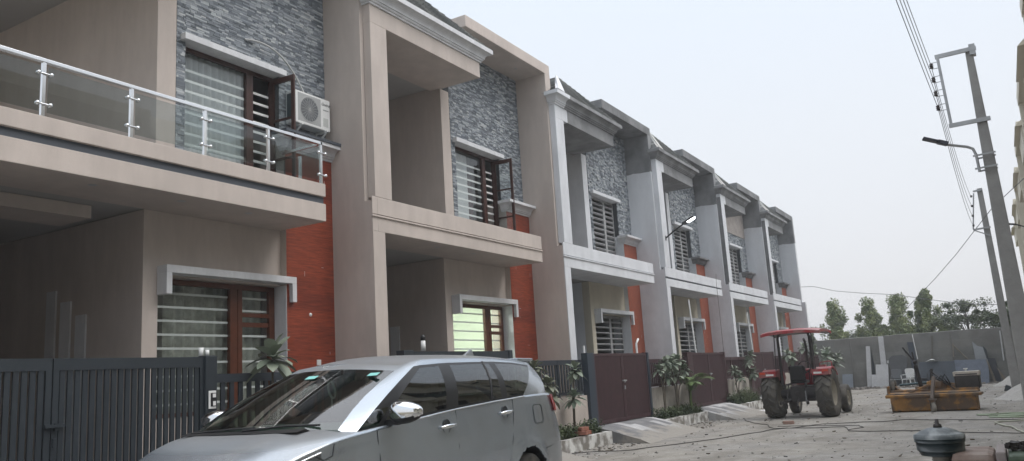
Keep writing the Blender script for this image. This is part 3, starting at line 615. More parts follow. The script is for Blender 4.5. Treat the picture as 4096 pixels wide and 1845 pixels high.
def fence(y0, y1, mat, wallm, label, zt=1.90, zw=1.02):
    r = empty('front_fence', (-9.5, y0, 0), 0, label, 'fence', 'railed front walls between the gates'); L = y1-y0
    MB().box(-.18, .02, 0, L, GZ, zw).build('low_wall', wallm, r)
    f = MB(); f.box(-.10, -.04, 0, L, zt-.12, zt); f.box(-.10, -.04, 0, L, zw+.04, zw+.12)
    for u in np.arange(0, L, 1.15): f.box(-.11, -.03, u, u+.06, zw, zt)
    f.build('rail_frame', mat, r)
    s = MB(); n = int(L/.155)
    for k in range(n): s.box(-.085, -.055, L*(k+.5)/n-.035, L*(k+.5)/n+.035, zw+.12, zt-.12)
    s.build('slats', mat, r)
fence(7.75, 11.88, m_fdark, m_bei, 'slate railed front wall behind the car windscreen, first house', 1.85, .35)
fence(15.78, 19.5, m_fdark, m_bei, 'slate railed low beige wall behind the dusty frangipani, second house', 1.93)
m_cw = M('stained_plaster', (.40,.37,.33), .9, var=.3, vscale=2)
fence(23.84, 27.36, m_gate_maroon, m_cw, 'maroon railed cream wall between the two nearest maroon gates')
fence(31.78, 35.08, m_gate_maroon, m_cw, 'maroon railed cream wall behind the fourth planter')
fence(39.62, 42.88, m_gate_maroon, m_cw, 'maroon railed wall behind the tractor')
fence(47.32, 50.9, m_gate_maroon, m_cw, 'maroon railed wall at the far end of the row')
# kerbed planters and ramps
m_kerb = M('flaking_white_kerb', (.62,.62,.60), .9, var=.12, vscale=3, bump=.4, bscale=20, dust=((.20,.185,.165), 1, 3.4, .50))
kerbs = [(8.0, 11.9, ' first'), (16.0, 19.5, ''), (23.4, 27.3, ''), (31.2, 35.0, ''), (39.0, 42.8, ''), (46.8, 50.8, '')]
kl = ['under the car', 'nearest visible, beside the car tail', 'between the two nearest maroon gates', 'left of the tractor rear wheel', 'behind the tractor', 'at the far end of the row']
for (a, b, _), l in zip(kerbs, kl):
    k = MB(); n = 24; zt = .10; vs = []
    for j in range(n+1):
        y = a+(b-a)*j/n; dz = .02*mn.noise(Vector((y*2, 0, a))); dx = .015*mn.noise(Vector((y*3, 5, a)))
        vs += [(-8.86+dx+.01, y, GZ-.05), (-8.86+dx, y, zt+dz), (-9.0+dx, y, zt+dz+.004), (-9.0, y, GZ)]
    k.add(vs, [(4*j+q, 4*j+q+1, 4*j+q+5, 4*j+q+4) for j in range(n) for q in range(3)]); k.add(vs[:4], [(0,1,2,3)]); k.add(vs[-4:], [(3,2,1,0)])
    r = k.build('planter_kerb', m_kerb, None); tag(r, 'flaking whitewashed kerb of the planter ' + l, 'kerb', 'planter kerbs')
    s = MB(); s.box(-9.5, -9.0, a+.02, b-.02, GZ, .06); tag(s.build('planter_soil', m_soil), kind='structure')
def ramp_mat():
    mt = brick('ramp_grey_white_strips', [(.20,.20,.205), (.50,.50,.50), (.23,.23,.23), (.47,.47,.47)], (.33,.33,.32), .95, .34, .004, 'xy', .9, .15, .004, grime=.35)
    t = mt.node_tree; p = t.nodes['Principled BSDF']; old = p.inputs['Base Color'].links[0].from_socket; tc = t.nodes.new('ShaderNodeTexCoord'); sp = t.nodes.new('ShaderNodeSeparateXYZ'); n = t.nodes.new('ShaderNodeTexNoise'); n.inputs['Scale'].default_value = 2.2; n.inputs['Detail'].default_value = 9; n.inputs['Roughness'].default_value = .7
    t.links.new(tc.outputs['Object'], sp.inputs[0]); t.links.new(tc.outputs['Object'], n.inputs[0]); ma = t.nodes.new('ShaderNodeMath'); ma.operation = 'MULTIPLY_ADD'; ma.inputs[1].default_value = 3.4; t.links.new(n.outputs['Fac'], ma.inputs[0]); t.links.new(sp.outputs['X'], ma.inputs[2])
    mr = t.nodes.new('ShaderNodeMapRange'); mr.inputs[1].default_value = -7.05; mr.inputs[2].default_value = -6.5; t.links.new(ma.outputs[0], mr.inputs[0]); mx = t.nodes.new('ShaderNodeMix'); mx.data_type = 'RGBA'; mx.inputs[7].default_value = (.30,.28,.25,1); t.links.new(mr.outputs[0], mx.inputs[0]); t.links.new(old, mx.inputs[6]); t.links.new(mx.outputs[2], p.inputs['Base Color'])
    return mt
m_ramp = ramp_mat()
for y in [y+.0 for y in (3.6, 11.9, 19.52, 27.32, 35.02, 42.82)]:
    k = MB(); L = 3.87; n = 8; vs = []
    prof = [(-9.55, .2), (-9.25, .19), (-8.9, .11), (-8.5, -.01), (-8.1, -.12), (-7.8, GZ+.012), (-7.62, GZ-.05)]
    for j, (x, z) in enumerate(prof):
        for q in range(n+1):
            t = q/n; sp = 0 if j < 3 else (j-2)*.06
            vs.append((x+.10*mn.noise(Vector((q*.9, y, j)))*(j > 3), y - sp + (L+2*sp)*t, z + .015*mn.noise(Vector((q*.7, y, j*.5)))))
    N_ = len(vs); vs += [(a, b, GZ-.08) for a, b, c in vs]
    k.add(vs, [(j*(n+1)+q, j*(n+1)+q+1, (j+1)*(n+1)+q+1, (j+1)*(n+1)+q) for j in range(len(prof)-1) for q in range(n)], 0, False)
    for q in (0, n): k.add(vs, [(j*(n+1)+q, (j+1)*(n+1)+q, N_+(j+1)*(n+1)+q, N_+j*(n+1)+q) for j in range(len(prof)-1)], 0)
    tag(k.build('driveway_ramp', m_ramp), kind='structure')
#--PART2--
# ------------------------------------------------------------------ parked car (people carrier)
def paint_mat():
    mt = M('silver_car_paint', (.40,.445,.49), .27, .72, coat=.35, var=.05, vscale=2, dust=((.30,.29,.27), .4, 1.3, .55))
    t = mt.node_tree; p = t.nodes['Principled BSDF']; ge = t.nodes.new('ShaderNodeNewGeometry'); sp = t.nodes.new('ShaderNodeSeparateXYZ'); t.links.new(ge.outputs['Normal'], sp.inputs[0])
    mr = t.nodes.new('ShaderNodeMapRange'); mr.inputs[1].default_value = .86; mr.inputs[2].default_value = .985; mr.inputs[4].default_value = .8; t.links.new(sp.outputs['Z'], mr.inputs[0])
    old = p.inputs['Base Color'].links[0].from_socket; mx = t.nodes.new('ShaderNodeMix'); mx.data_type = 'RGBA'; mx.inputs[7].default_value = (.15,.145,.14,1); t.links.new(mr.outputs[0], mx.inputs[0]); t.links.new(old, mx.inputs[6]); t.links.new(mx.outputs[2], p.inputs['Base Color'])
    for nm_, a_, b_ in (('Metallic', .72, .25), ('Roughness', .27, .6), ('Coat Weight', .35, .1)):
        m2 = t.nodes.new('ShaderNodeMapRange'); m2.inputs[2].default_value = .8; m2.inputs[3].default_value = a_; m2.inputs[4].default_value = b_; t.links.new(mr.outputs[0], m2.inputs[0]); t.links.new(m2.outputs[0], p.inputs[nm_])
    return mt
m_paint = paint_mat()
m_chrome = M('chrome', (.82,.83,.84), .07, 1)
m_seat = M('seat_fabric', (.06,.055,.05), .9)
m_tail = M('red_lamp_lens', (.55,.018,.02), .15, coat=.5)
m_seam = M('panel_seam', (.03,.033,.036), .8)
def interp(tab, x):
    xs = [a for a, b in tab]; ys = [b for a, b in tab]; x = min(max(x, xs[0]), xs[-1])
    for k in range(len(xs)-1):
        if x <= xs[k+1]:
            h = xs[k+1]-xs[k]; t = (x-xs[k])/h
            def sl(j):
                if j <= 0 or j >= len(xs)-1: return 0 if len(xs) > 2 and False else ((ys[1]-ys[0])/(xs[1]-xs[0]) if j <= 0 else (ys[-1]-ys[-2])/(xs[-1]-xs[-2]))
                a = (ys[j]-ys[j-1])/(xs[j]-xs[j-1]); b = (ys[j+1]-ys[j])/(xs[j+1]-xs[j]); return 0 if a*b <= 0 else 2*a*b/(a+b)
            m0, m1 = sl(k)*h, sl(k+1)*h
            return (2*t**3-3*t*t+1)*ys[k] + (t**3-2*t*t+t)*m0 + (-2*t**3+3*t*t)*ys[k+1] + (t**3-t*t)*m1
    return ys[-1]
CS = 1.195
def car():
    r = empty('parked_car', (-6.31, 10.07, GZ), R(-90)+.0561, 'silver people carrier parked in front of the first gates', 'car')
    def B(mb, name, mats, par=r, **k):
        mb.v = [(x*CS, y*CS, z*CS) for x, y, z in mb.v]; return mb.build(name, mats, par, **k)
    WB = [(0,.66),(.04,.74),(.12,.81),(.3,.865),(.7,.89),(1.3,.90),(2.4,.905),(3.3,.90),(3.8,.89),(4.1,.865),(4.35,.81),(4.55,.70),(4.68,.56),(4.735,.40)]
    ZB = [(0,1.26),(.5,1.265),(.98,1.262),(1.4,1.243),(2.38,1.207),(3.0,1.163),(3.5,1.125),(3.77,1.10),(4.0,1.07),(4.2,1.03),(4.4,.98),(4.6,.88),(4.735,.72)]
    HC = [(3.3,1.18),(3.75,1.17),(3.95,1.16),(4.2,1.135),(4.45,1.07),(4.62,.97),(4.735,.80)]
    def xr(z): return interp([(0,-.02),(.3,-.07),(.6,-.10),(.85,-.07),(1.05,.0),(1.27,.07)], z)
    def xn(z): return interp([(0,.12),(.25,.05),(.45,0),(.65,.02),(.85,.08),(1.1,.14)], z)
    def smap(s, z):
        if s < .8: return s + xr(z)*(1-s/.8)
        if s > 4.0: return s - xn(z)*(s-4.0)/.735
        return s
    S = [0,.03,.07,.12,.2,.3] + list(np.arange(.36, 4.45, .045)) + [4.46,4.52,4.58,4.63,4.67,4.70,4.735]
    lowz = list(np.arange(.20, .86, .04))
    def wide(s, z):
        wb = interp(WB, s); zb = interp(ZB, s)
        k = interp([(.18,.93),(.27,.975),(.45,.995),(.62,1.0),(.78,1.0),(.9,.992),(1.1,.978),(1.27,.95)], z)
        crease = .012*math.exp(-((z-(.98-.03*s/4))/.035)**2)
        # dished lower door
        dish = -.014*math.exp(-((z-.55)/.12)**2) if 1.2 < s < 3.6 else 0
        ar = 0
        for cx in (1.0, 3.79):
            d = math.hypot(s-cx, z-.36); 
            if z < .95: ar = max(ar, .028*math.exp(-((d-.42)/.07)**2))
        return wb*k + crease + dish + ar
    body = MB()
    for side in (1, -1):
        grid = []
        for s in S:
            zb = interp(ZB, s); hc = max(zb+.02, interp(HC, s)) if s > 3.2 else zb+.01
            row = []
            for z in lowz: row.append((s, z))
            for t in (.25,.5,.7,.85,.95,1.0): row.append((s, .84 + (zb-.84)*t if zb > .84 else .84 - (.84-zb)*t))
            pts = [(smap(a, z), side*wide(a, z), z) for a, z in row]
            wtop = abs(pts[-1][1])
            for k in (.97,.9,.75,.5,.25,0):
                if s >= 3.2:
                    z = zb + (hc-zb)*(1-k**5) + .004 + .015*math.exp(-((k-.62)/.12)**2)*(s > 3.6)
                else: z = zb + .006
                pts.append((smap(s, z), side*wtop*k, z))
            grid.append(pts)
        nR = len(grid[0]); vs = [p for row in grid for p in row]; nv = {}
        wheel = [(1.0, .36), (3.79, .36)]; RA = .395
        vs = [list(p) for p in vs]; dead = set()
        def inside(p): return any((p[0]-cx)**2+(p[2]-cz)**2 < RA*RA for cx, cz in wheel)
        fs = []
        for a in range(len(S)-1):
            for b in range(nR-1):
                q = [a*nR+b, a*nR+b+1, (a+1)*nR+b+1, (a+1)*nR+b]
                if b < len(lowz)+1:
                    c = np.mean([vs[i] for i in q], 0)
                    if inside(c): continue
                if b >= nR-6 and S[a] < 3.35: continue
                fs.append(q if side < 0 else q[::-1])
        used = set(i for f in fs for i in f)
        for i in used:
            p = vs[i]
            for cx, cz in wheel:
                d = math.hypot(p[0]-cx, p[2]-cz)
                if d < RA+.0135 and (i % nR) < len(lowz)+2 and p[2] > .21:
                    if d > 1e-4: p[0] = cx+(p[0]-cx)/d*RA; p[2] = cz+(p[2]-cz)/d*RA
        body.add(vs, fs, 0, True)
        # end closures
        for a, flip in ((0, 1), (len(S)-1, 0)):
            col = [vs[a*nR+b] for b in range(len(lowz)+6)]
            v2 = []; 
            for p in col: v2 += [p, (p[0] + (-.03 if a == 0 else .03)*0, 0, p[2])]
            body.add(v2, [(2*k, 2*k+1, 2*k+3, 2*k+2) for k in range(len(col)-1)], 0, True)
        # wheel well
        for cx, cz in wheel:
            ring = []; n = 24
            for k in range(n+1):
                th = math.pi*k/n*1.16 - .08*math.pi; x = cx+RA*math.cos(th); z = cz+RA*math.sin(th)
                ring += [(x, side*(wide(cx, .6)-.0), z), (x, side*.45, z)]
            body.add(ring, [(2*k,2*k+1,2*k+3,2*k+2) for k in range(n)], 1, True)
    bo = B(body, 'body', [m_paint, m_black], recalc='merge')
    # floor pan
    fp = MB().box(.3, 4.3, -.80, .80, .22, .26); B(fp, 'underbody', m_black)
    # greenhouse
    bot = [(4.02,0,1.165),(4.01,.25,1.165),(3.97,.48,1.163),(3.83,.755,1.145),(3.785,.81,1.108),(3.74,.84,1.106),(3.50,.85,1.124),(3.43,.852,1.130),(2.95,.858,1.167),(2.50,.86,1.200),(2.30,.86,1.212),(1.9,.86,1.230),(1.674,.858,1.24),(1.46,.855,1.247),(1.34,.853,1.25),(1.15,.848,1.257),(.98,.842,1.262),(.90,.838,1.263),(.6,.825,1.262),(.3,.785,1.26),(.14,.71,1.26),(.09,.5,1.26),(.08,0,1.26)]
    top = [(3.02,0,1.655),(3.0,.2,1.652),(2.96,.4,1.638),(2.80,.612,1.612),(2.69,.648,1.638),(2.60,.66,1.648),(2.54,.662,1.655),(2.49,.663,1.657),(2.40,.665,1.66),(2.35,.667,1.662),(2.16,.668,1.665),(1.8,.668,1.667),(1.53,.668,1.667),(1.43,.667,1.666),(1.31,.666,1.665),(.85,.655,1.65),(.42,.63,1.615),(.33,.61,1.61),(.28,.58,1.61),(.24,.55,1.615),(.22,.49,1.62),(.2,.3,1.635),(.2,0,1.64)]
    T = [0,.05,.09,.3,.5,.7,.86,.91,1]
    def gp(i, t, side=1):
        a, b = bot[i], top[i]; bul = .05*math.sin(math.pi*t)*(1 if 4 <= i <= 18 else .5)
        x = a[0]+(b[0]-a[0])*t + (.10*math.sin(math.pi*t) if 3 <= i <= 7 else .07*math.sin(math.pi*t) if i < 4 else (-.05*math.sin(math.pi*t) if i > 18 else 0)); y = a[1]+(b[1]-a[1])*t + (bul if i > 3 else bul*.3)*(a[1] > 0); z = a[2]+(b[2]-a[2])*t
        return (x, side*y, z)
    n = len(bot)
    glassr = {'windscreen': (0,3,0,7), 'front_window': (7,9,1,6), 'quarter_pane': (5,6,1,3), 'rear_window': (10,12,1,6), 'rear_door_pane': (12,13,1,6), 'side_rear_window': (14,16,1,6), 'back_window': (19,22,2,6)}
    paint, black = MB(), MB(); gm = {k: MB() for k in glassr}
    for side in (1,-1):
        for i in range(n-1):
            for j in range(len(T)-1):
                q = [gp(i,T[j],side), gp(i+1,T[j],side), gp(i+1,T[j+1],side), gp(i,T[j+1],side)]
                tgt = None
                for k, (a,b,c,d) in glassr.items():
                    if a <= i < b and c <= j < d: tgt = gm[k]; 
                if tgt is None:
                    if 5 <= i < 16 and j < 7: tgt = black
                    elif i in (16,) and j < 6: tgt = paint
                    else: tgt = paint
                tgt.add(q, [(0,1,2,3)], 0, True)
        K = (1,.94,.8,.6,.35,0)
        for i in range(n-1):
            for a, b in zip(K[:-1], K[1:]):
                def rp(i, k): x, y, z = gp(i, 1, side); h = .068*min(1, max(0,(x-.2)/.6+.3))*min(1, max(.0,(3.1-x)/.6)); return (x, y*k, z + h*(1-k**2.2))
                if top[i][1] == 0 and top[i+1][1] == 0: continue
                paint.add([rp(i,a), rp(i+1,a), rp(i+1,b), rp(i,b)], [(0,1,2,3)], 0, True)
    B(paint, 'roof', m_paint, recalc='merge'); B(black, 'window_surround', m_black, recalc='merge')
    for k, mb in gm.items():
        for sd in ((1,-1) if k not in ('windscreen','back_window') else (0,)):
            if sd == 0: B(mb, k, m_carglass, recalc='merge')
            else:
                half = MB(); 
                for f in mb.f:
                    P = [mb.v[i] for i in f]
                    if P[0][1]*sd > 0: half.add(P, [(0,1,2,3)], 0, True)
                B(half, k, m_carglass, recalc='merge')
    # chrome strip, gutters, seams, handles
    for sd in (1, -1):
        c = MB(); c.tube([(a[0], sd*(a[1]+.012), a[2]-.004) for a in bot[5:17]], .0085, 6); B(c, 'chrome_strip', m_chrome)
        dv = MB(); dv.tube([gp(12, t, sd) for t in (.05,.3,.5,.7,.91)], .012, 6); B(dv, 'pane_divider', m_black)
        sm = MB()
        def seam(pts):
            P = []
            for s, z in pts: P.append((s, sd*(wide(s, z)+.0015), z))
            sm.tube(P, .0035, 5)
        seam([(3.52, 1.12), (3.51,.9), (3.48,.7), (3.44,.5), (3.34,.3)]); seam([(2.365,1.20), (2.375,.9), (2.375,.6), (2.36,.3)]); seam([(4.0,1.06),(4.03,.98),(4.12,.96),(4.2,1.0)])
        seam([(1.25,1.245), (1.28,1.1), (1.35,.86), (1.45,.62), (1.48,.3)]); seam([(3.3,.24), (2.5,.24), (1.6,.24)])
        seam([(.60,1.13), (.60,1.0), (.63,.97), (.79,.97), (.82,1.0), (.82,1.13), (.79,1.16), (.63,1.16), (.60,1.13)])
        seam([(.16,.74), (.3,.72), (.62,.70)])
        B(sm, 'panel_gaps', m_seam)
        for s, hz_ in ((2.55, 1.07), (1.46, 1.122)):
            y = wide(s, hz_)
            hd = MB(); hd.tube([(s-.11, sd*(y+.012), hz_+.006), (s-.085, sd*(y+.034), hz_+.008), (s, sd*(y+.042), hz_+.004), (s+.07, sd*(y+.036), hz_), (s+.10, sd*(y+.012), hz_-.004)], [.012,.017,.019,.018,.012], 10); B(hd, 'door_handle', m_chrome)
            cup = MB(); cup.lathe([(0,-.002),(.05,-.001),(.062,.003)], (s, sd*(y+.002), hz_), 'y', 18); B(cup, 'handle_cup', m_seam)
        # mirror
        mr = MB(); cx, cy, cz = 3.34, sd*1.03, 1.235; vs = []; nn = 16; mm = 12
        for a in range(mm+1):
            ph = math.pi*a/mm
            for b in range(nn):
                th = 2*math.pi*b/nn; e = lambda v, p: math.copysign(abs(v)**p, v)
                x = .085*e(math.sin(ph), .8)*e(math.cos(th), .7); z = .088*e(math.sin(ph), .8)*e(math.sin(th), .75); y = -.15*math.cos(ph)
                if x < 0: x *= .55
                z *= 1 - .25*(y/.15)
                vs.append((cx+x, cy+sd*y, cz+z))
        fs = [(a*nn+b, a*nn+(b+1)%nn, (a+1)*nn+(b+1)%nn, (a+1)*nn+b) for a in range(mm) for b in range(nn)]
        top_ = [f for f in fs if np.mean([vs[i][2] for i in f]) > cz-.03]; low_ = [f for f in fs if f not in top_]
        mr.add(vs, top_, 0, True); mr.add(vs, low_, 1, True); mr.box(cx-.03, cx+.03, sd*.82, sd*.95, 1.14, 1.185, 1); B(mr, 'wing_mirror', [m_chrome, m_black])
        # tail lamp, head lamp
        tl = MB(); P = []
        for s in (.0,.05,.12,.20,.29):
            for z in (1.07,1.15,1.25): P.append((smap(s,z)-.022, sd*(wide(s,z)+.018), z))
        P = [(P[0][0]-.004, P[0][1]*.8, P[0][2]), (P[1][0]-.004, P[1][1]*.8, P[1][2]), (P[2][0]-.004, P[2][1]*.8, P[2][2])] + P
        tl.add(P, [(3*k+j, 3*k+j+1, 3*k+j+4, 3*k+j+3) for k in range(5) for j in range(2)], 0, True); B(tl, 'tail_light', m_tail)
        hl = MB(); P = []
        for s in (4.16,4.28,4.4,4.52,4.60,4.66):
            zb = interp(ZB, s)
            for j, t in enumerate((0,.5,1)):
                z = zb - .028 - t*(.14*min(1, (s-4.08)/.3)); P.append((smap(s,z), sd*(wide(s,z)+.008), z))
        hl.add(P, [(3*k+j, 3*k+j+1, 3*k+j+4, 3*k+j+3) for k in range(5) for j in range(2)], 0, True); B(hl, 'headlight', M('headlamp_lens', (.10,.11,.12), .08, .3, coat=1))
        hc = MB(); hc.tube([P[3*k] for k in range(6)], .008, 6); B(hc, 'headlight_trim', m_chrome)
        # roof rail gutter
        for cx in (1.0, 3.79):
            wb_ = empty('wheel'); wb_.parent = r; wb_.location = (cx*CS, sd*.80*CS, .345*CS)
            ty = MB(); ty.lathe([(.20,-.10),(.235,-.105),(.31,-.105),(.34,-.085),(.345,-.03),(.345,.03),(.34,.085),(.31,.105),(.235,.105),(.20,.10)], (0,0,0), 'y', 40); B(ty, 'tyre', m_rubber, wb_)
            ri = MB(); ri.lathe([(.20,-.1),(.21,.095),(.225,.10),(.225,.085),(.19,.07),(.19,-.02),(0,-.02)], (0,0,0), 'y', 40)
            if sd < 0: ri.v = [(x,-y,z) for x,y,z in ri.v]
            for k in range(5):
                a = k*2*math.pi/5; ri.beam((0, sd*.06, 0), (.2*math.cos(a), sd*.075, .2*math.sin(a)), .025, .06, up=(0,1,0))
            ri.lathe([(0,sd*.075),(.05,sd*.07),(.055,sd*.0)], (0,0,0), 'y', 20); B(ri, 'rim', m_galv, wb_)
    # interior
    it = MB()
    for sx, ry in ((2.35, .38), (1.5, .38), (.95, .38)):
        for sy in (-1, 1):
            it.box(sx, sx+.5, sy*ry-.23, sy*ry+.23, .62, .78); it.obox((sx-.04, sy*ry, 1.02), (.06,0,-.01), (0,.21,0), (-.06,0,.28)); it.obox((sx-.13, sy*ry, 1.42), (.04,0,0), (0,.12,0), (-.01,0,.09))
    B(it, 'seats', m_seat, bevel=.02)
    ds = MB(); ds.prism([(3.35,.55),(3.35,.98),(3.50,1.05),(3.78,1.09),(3.9,1.0),(3.9,.55)], 'y', -.72, .72); B(ds, 'dashboard', M('dashboard', (.05,.048,.045), .8), bevel=.02)
    st = MB(); c = Vector((3.22,.0,1.02)); pts = [(3.20+.05*math.sin(a)*1.0, -.38+.18*math.cos(a), 1.0+.17*math.sin(a)) for a in np.linspace(0, 2*math.pi, 22)]; st.tube(pts, .014, 6, cap=False); B(st, 'steering_wheel', m_black)
    hg = MB(); hg.tube([(2.99,.0,1.56),(2.99,.0,1.52)], .004, 5); hg.tube([(2.99+.02*math.sin(a), .035*math.cos(a), 1.445+.075*math.sin(a)) for a in np.linspace(0, 2*math.pi, 18)], .010, 6, cap=False); hg.tube([(2.99,.0,1.37),(2.99,0,1.29)], .006, 5); B(hg, 'hanging_beads', m_white)
    mi = MB(); mi.box(2.98,3.0,-.11,.11,1.55,1.60); B(mi, 'rear_view_mirror', m_black, bevel=.01)
    # windscreen stickers lie on the glass
    def onglass(i0, f, t):
        a = Vector(gp(i0, t)); b = Vector(gp(i0+1, t)); return a+(b-a)*f
    for (i0, f, t, wd, name_) in ((2,.4,.80,.10,'sticker'), (1,-.9,.76,.11,'sticker')):
        f2 = f; k = MB()
        if f < 0: P0 = Vector(gp(0, t)); P0.y = -.02
        else: P0 = onglass(i0, f, t)
        def q(dy, dt):
            a = Vector(gp(i0, t+dt)) if f >= 0 else Vector(gp(0, t+dt)); d = a - (Vector(gp(i0, t)) if f >= 0 else Vector(gp(0, t))); return P0 + d + Vector((-.06*dy*(f>=0) , dy, 0)) + Vector((.006,0,.004))
        k.quad(q(0,0), q(wd,0), q(wd,.05), q(0,.05)); B(k, name_, M('toll_sticker', (.25,.60,.55), .5), recalc=False)
    # wipers, fin, spoiler
    wp = MB(); wp.tube([(4.02,-.55,1.17),(3.99,-.1,1.19),(4.0,.10,1.19)], .009, 6); wp.tube([(4.03,.0,1.175),(3.96,.35,1.195),(3.87,.62,1.19)], .009, 6); B(wp, 'wipers', m_black)
    cw = MB(); cw.prism([(3.92,1.14),(4.10,1.155),(4.0,1.172)], 'y', -.6, .6); B(cw, 'cowl', m_black)
    fn = MB(); fn.add([(.78,-.025,1.715),(.78,.025,1.715),(.52,.03,1.70),(.52,-.03,1.70),(.60,-.008,1.80),(.60,.008,1.80),(.55,.008,1.80),(.55,-.008,1.80)], [(0,1,5,4),(1,2,6,5),(2,3,7,6),(3,0,4,7),(4,5,6,7)], 0); B(fn, 'antenna_fin', m_paint, bevel=.006)
    spn = MB(); spn.add([(.50,-.56,1.672),(.50,.56,1.672),(.13,.57,1.665),(.13,-.57,1.665),(.50,-.56,1.62),(.50,.56,1.62),(.13,.57,1.635),(.13,-.57,1.635)], [(0,1,2,3),(4,7,6,5),(0,4,5,1),(1,5,6,2),(2,6,7,3),(3,7,4,0)]); B(spn, 'spoiler', m_paint, bevel=.012)
    gr = MB(); 
    for k in range(4): gr.box(4.60, 4.72-.012*k, -.42, .42, .50+.07*k, .53+.07*k)
    B(gr, 'grille', m_chrome, bevel=.006)
    npl = MB(); npl.box(4.735,4.745,-.25,.25,.36,.47); B(npl, 'number_plate', m_white)
    return r
car()

# ------------------------------------------------------------------ tractor
m_tred = M('faded_red_tractor_paint', (.34,.026,.034), .45, var=.2, vscale=4, coat=.2, dust=((.26,.17,.15), .6, 3, .50))
m_iron = M('greasy_black_iron', (.045,.04,.038), .6, .3, var=.4, vscale=6)
m_mud = M('dusty_rim', (.33,.30,.24), .8, var=.25)
m_lens = M('orange_red_lens', (.55,.06,.02), .3)
m_ttyre = M('dusty_tractor_tyre', (.085,.08,.07), .9, var=.25, vscale=7, bump=.1, bscale=40, dust=((.19,.17,.14), .4, 3.0, .52))
def big_tyre(mb_t, Rr, Wd, n, lug=.035, ri=.55):
    h = Wd/2
    mb_t.lathe([(Rr*ri,-h*.75),(Rr*.70,-h),(Rr*.86,-h),(Rr*.95,-h*.88),(Rr*.975,-h*.5),(Rr*.98,0),(Rr*.975,h*.5),(Rr*.95,h*.88),(Rr*.86,h),(Rr*.70,h),(Rr*ri,h*.75)], (0,0,0), 'x', 48)
    for k in range(n):
        for sd in (-1,1):
            a0 = 2*math.pi*(k+(.5 if sd > 0 else 0))/n; P = []
            for (f, da, rr) in ((0.02,0,.985),(.55,.14,.97),(1.0,.20,.90),(1.04,.22,.80)):
                a = a0+da; w2 = .062
                for s2 in (-1,1):
                    for l in (0, lug): 
                        aa = a + s2*w2; rad = Rr*rr - .01 + l; P.append((sd*h*f, rad*math.cos(aa), rad*math.sin(aa)))
            fs = []
            for j in range(3):
                b = j*4; c = b+4
                fs += [(b,b+1,c+1,c),(b+1,b+3,c+3,c+1),(b+3,b+2,c+2,c+3)]
            fs += [(0,2,3,1),(12,13,15,14)]; mb_t.add(P, fs)
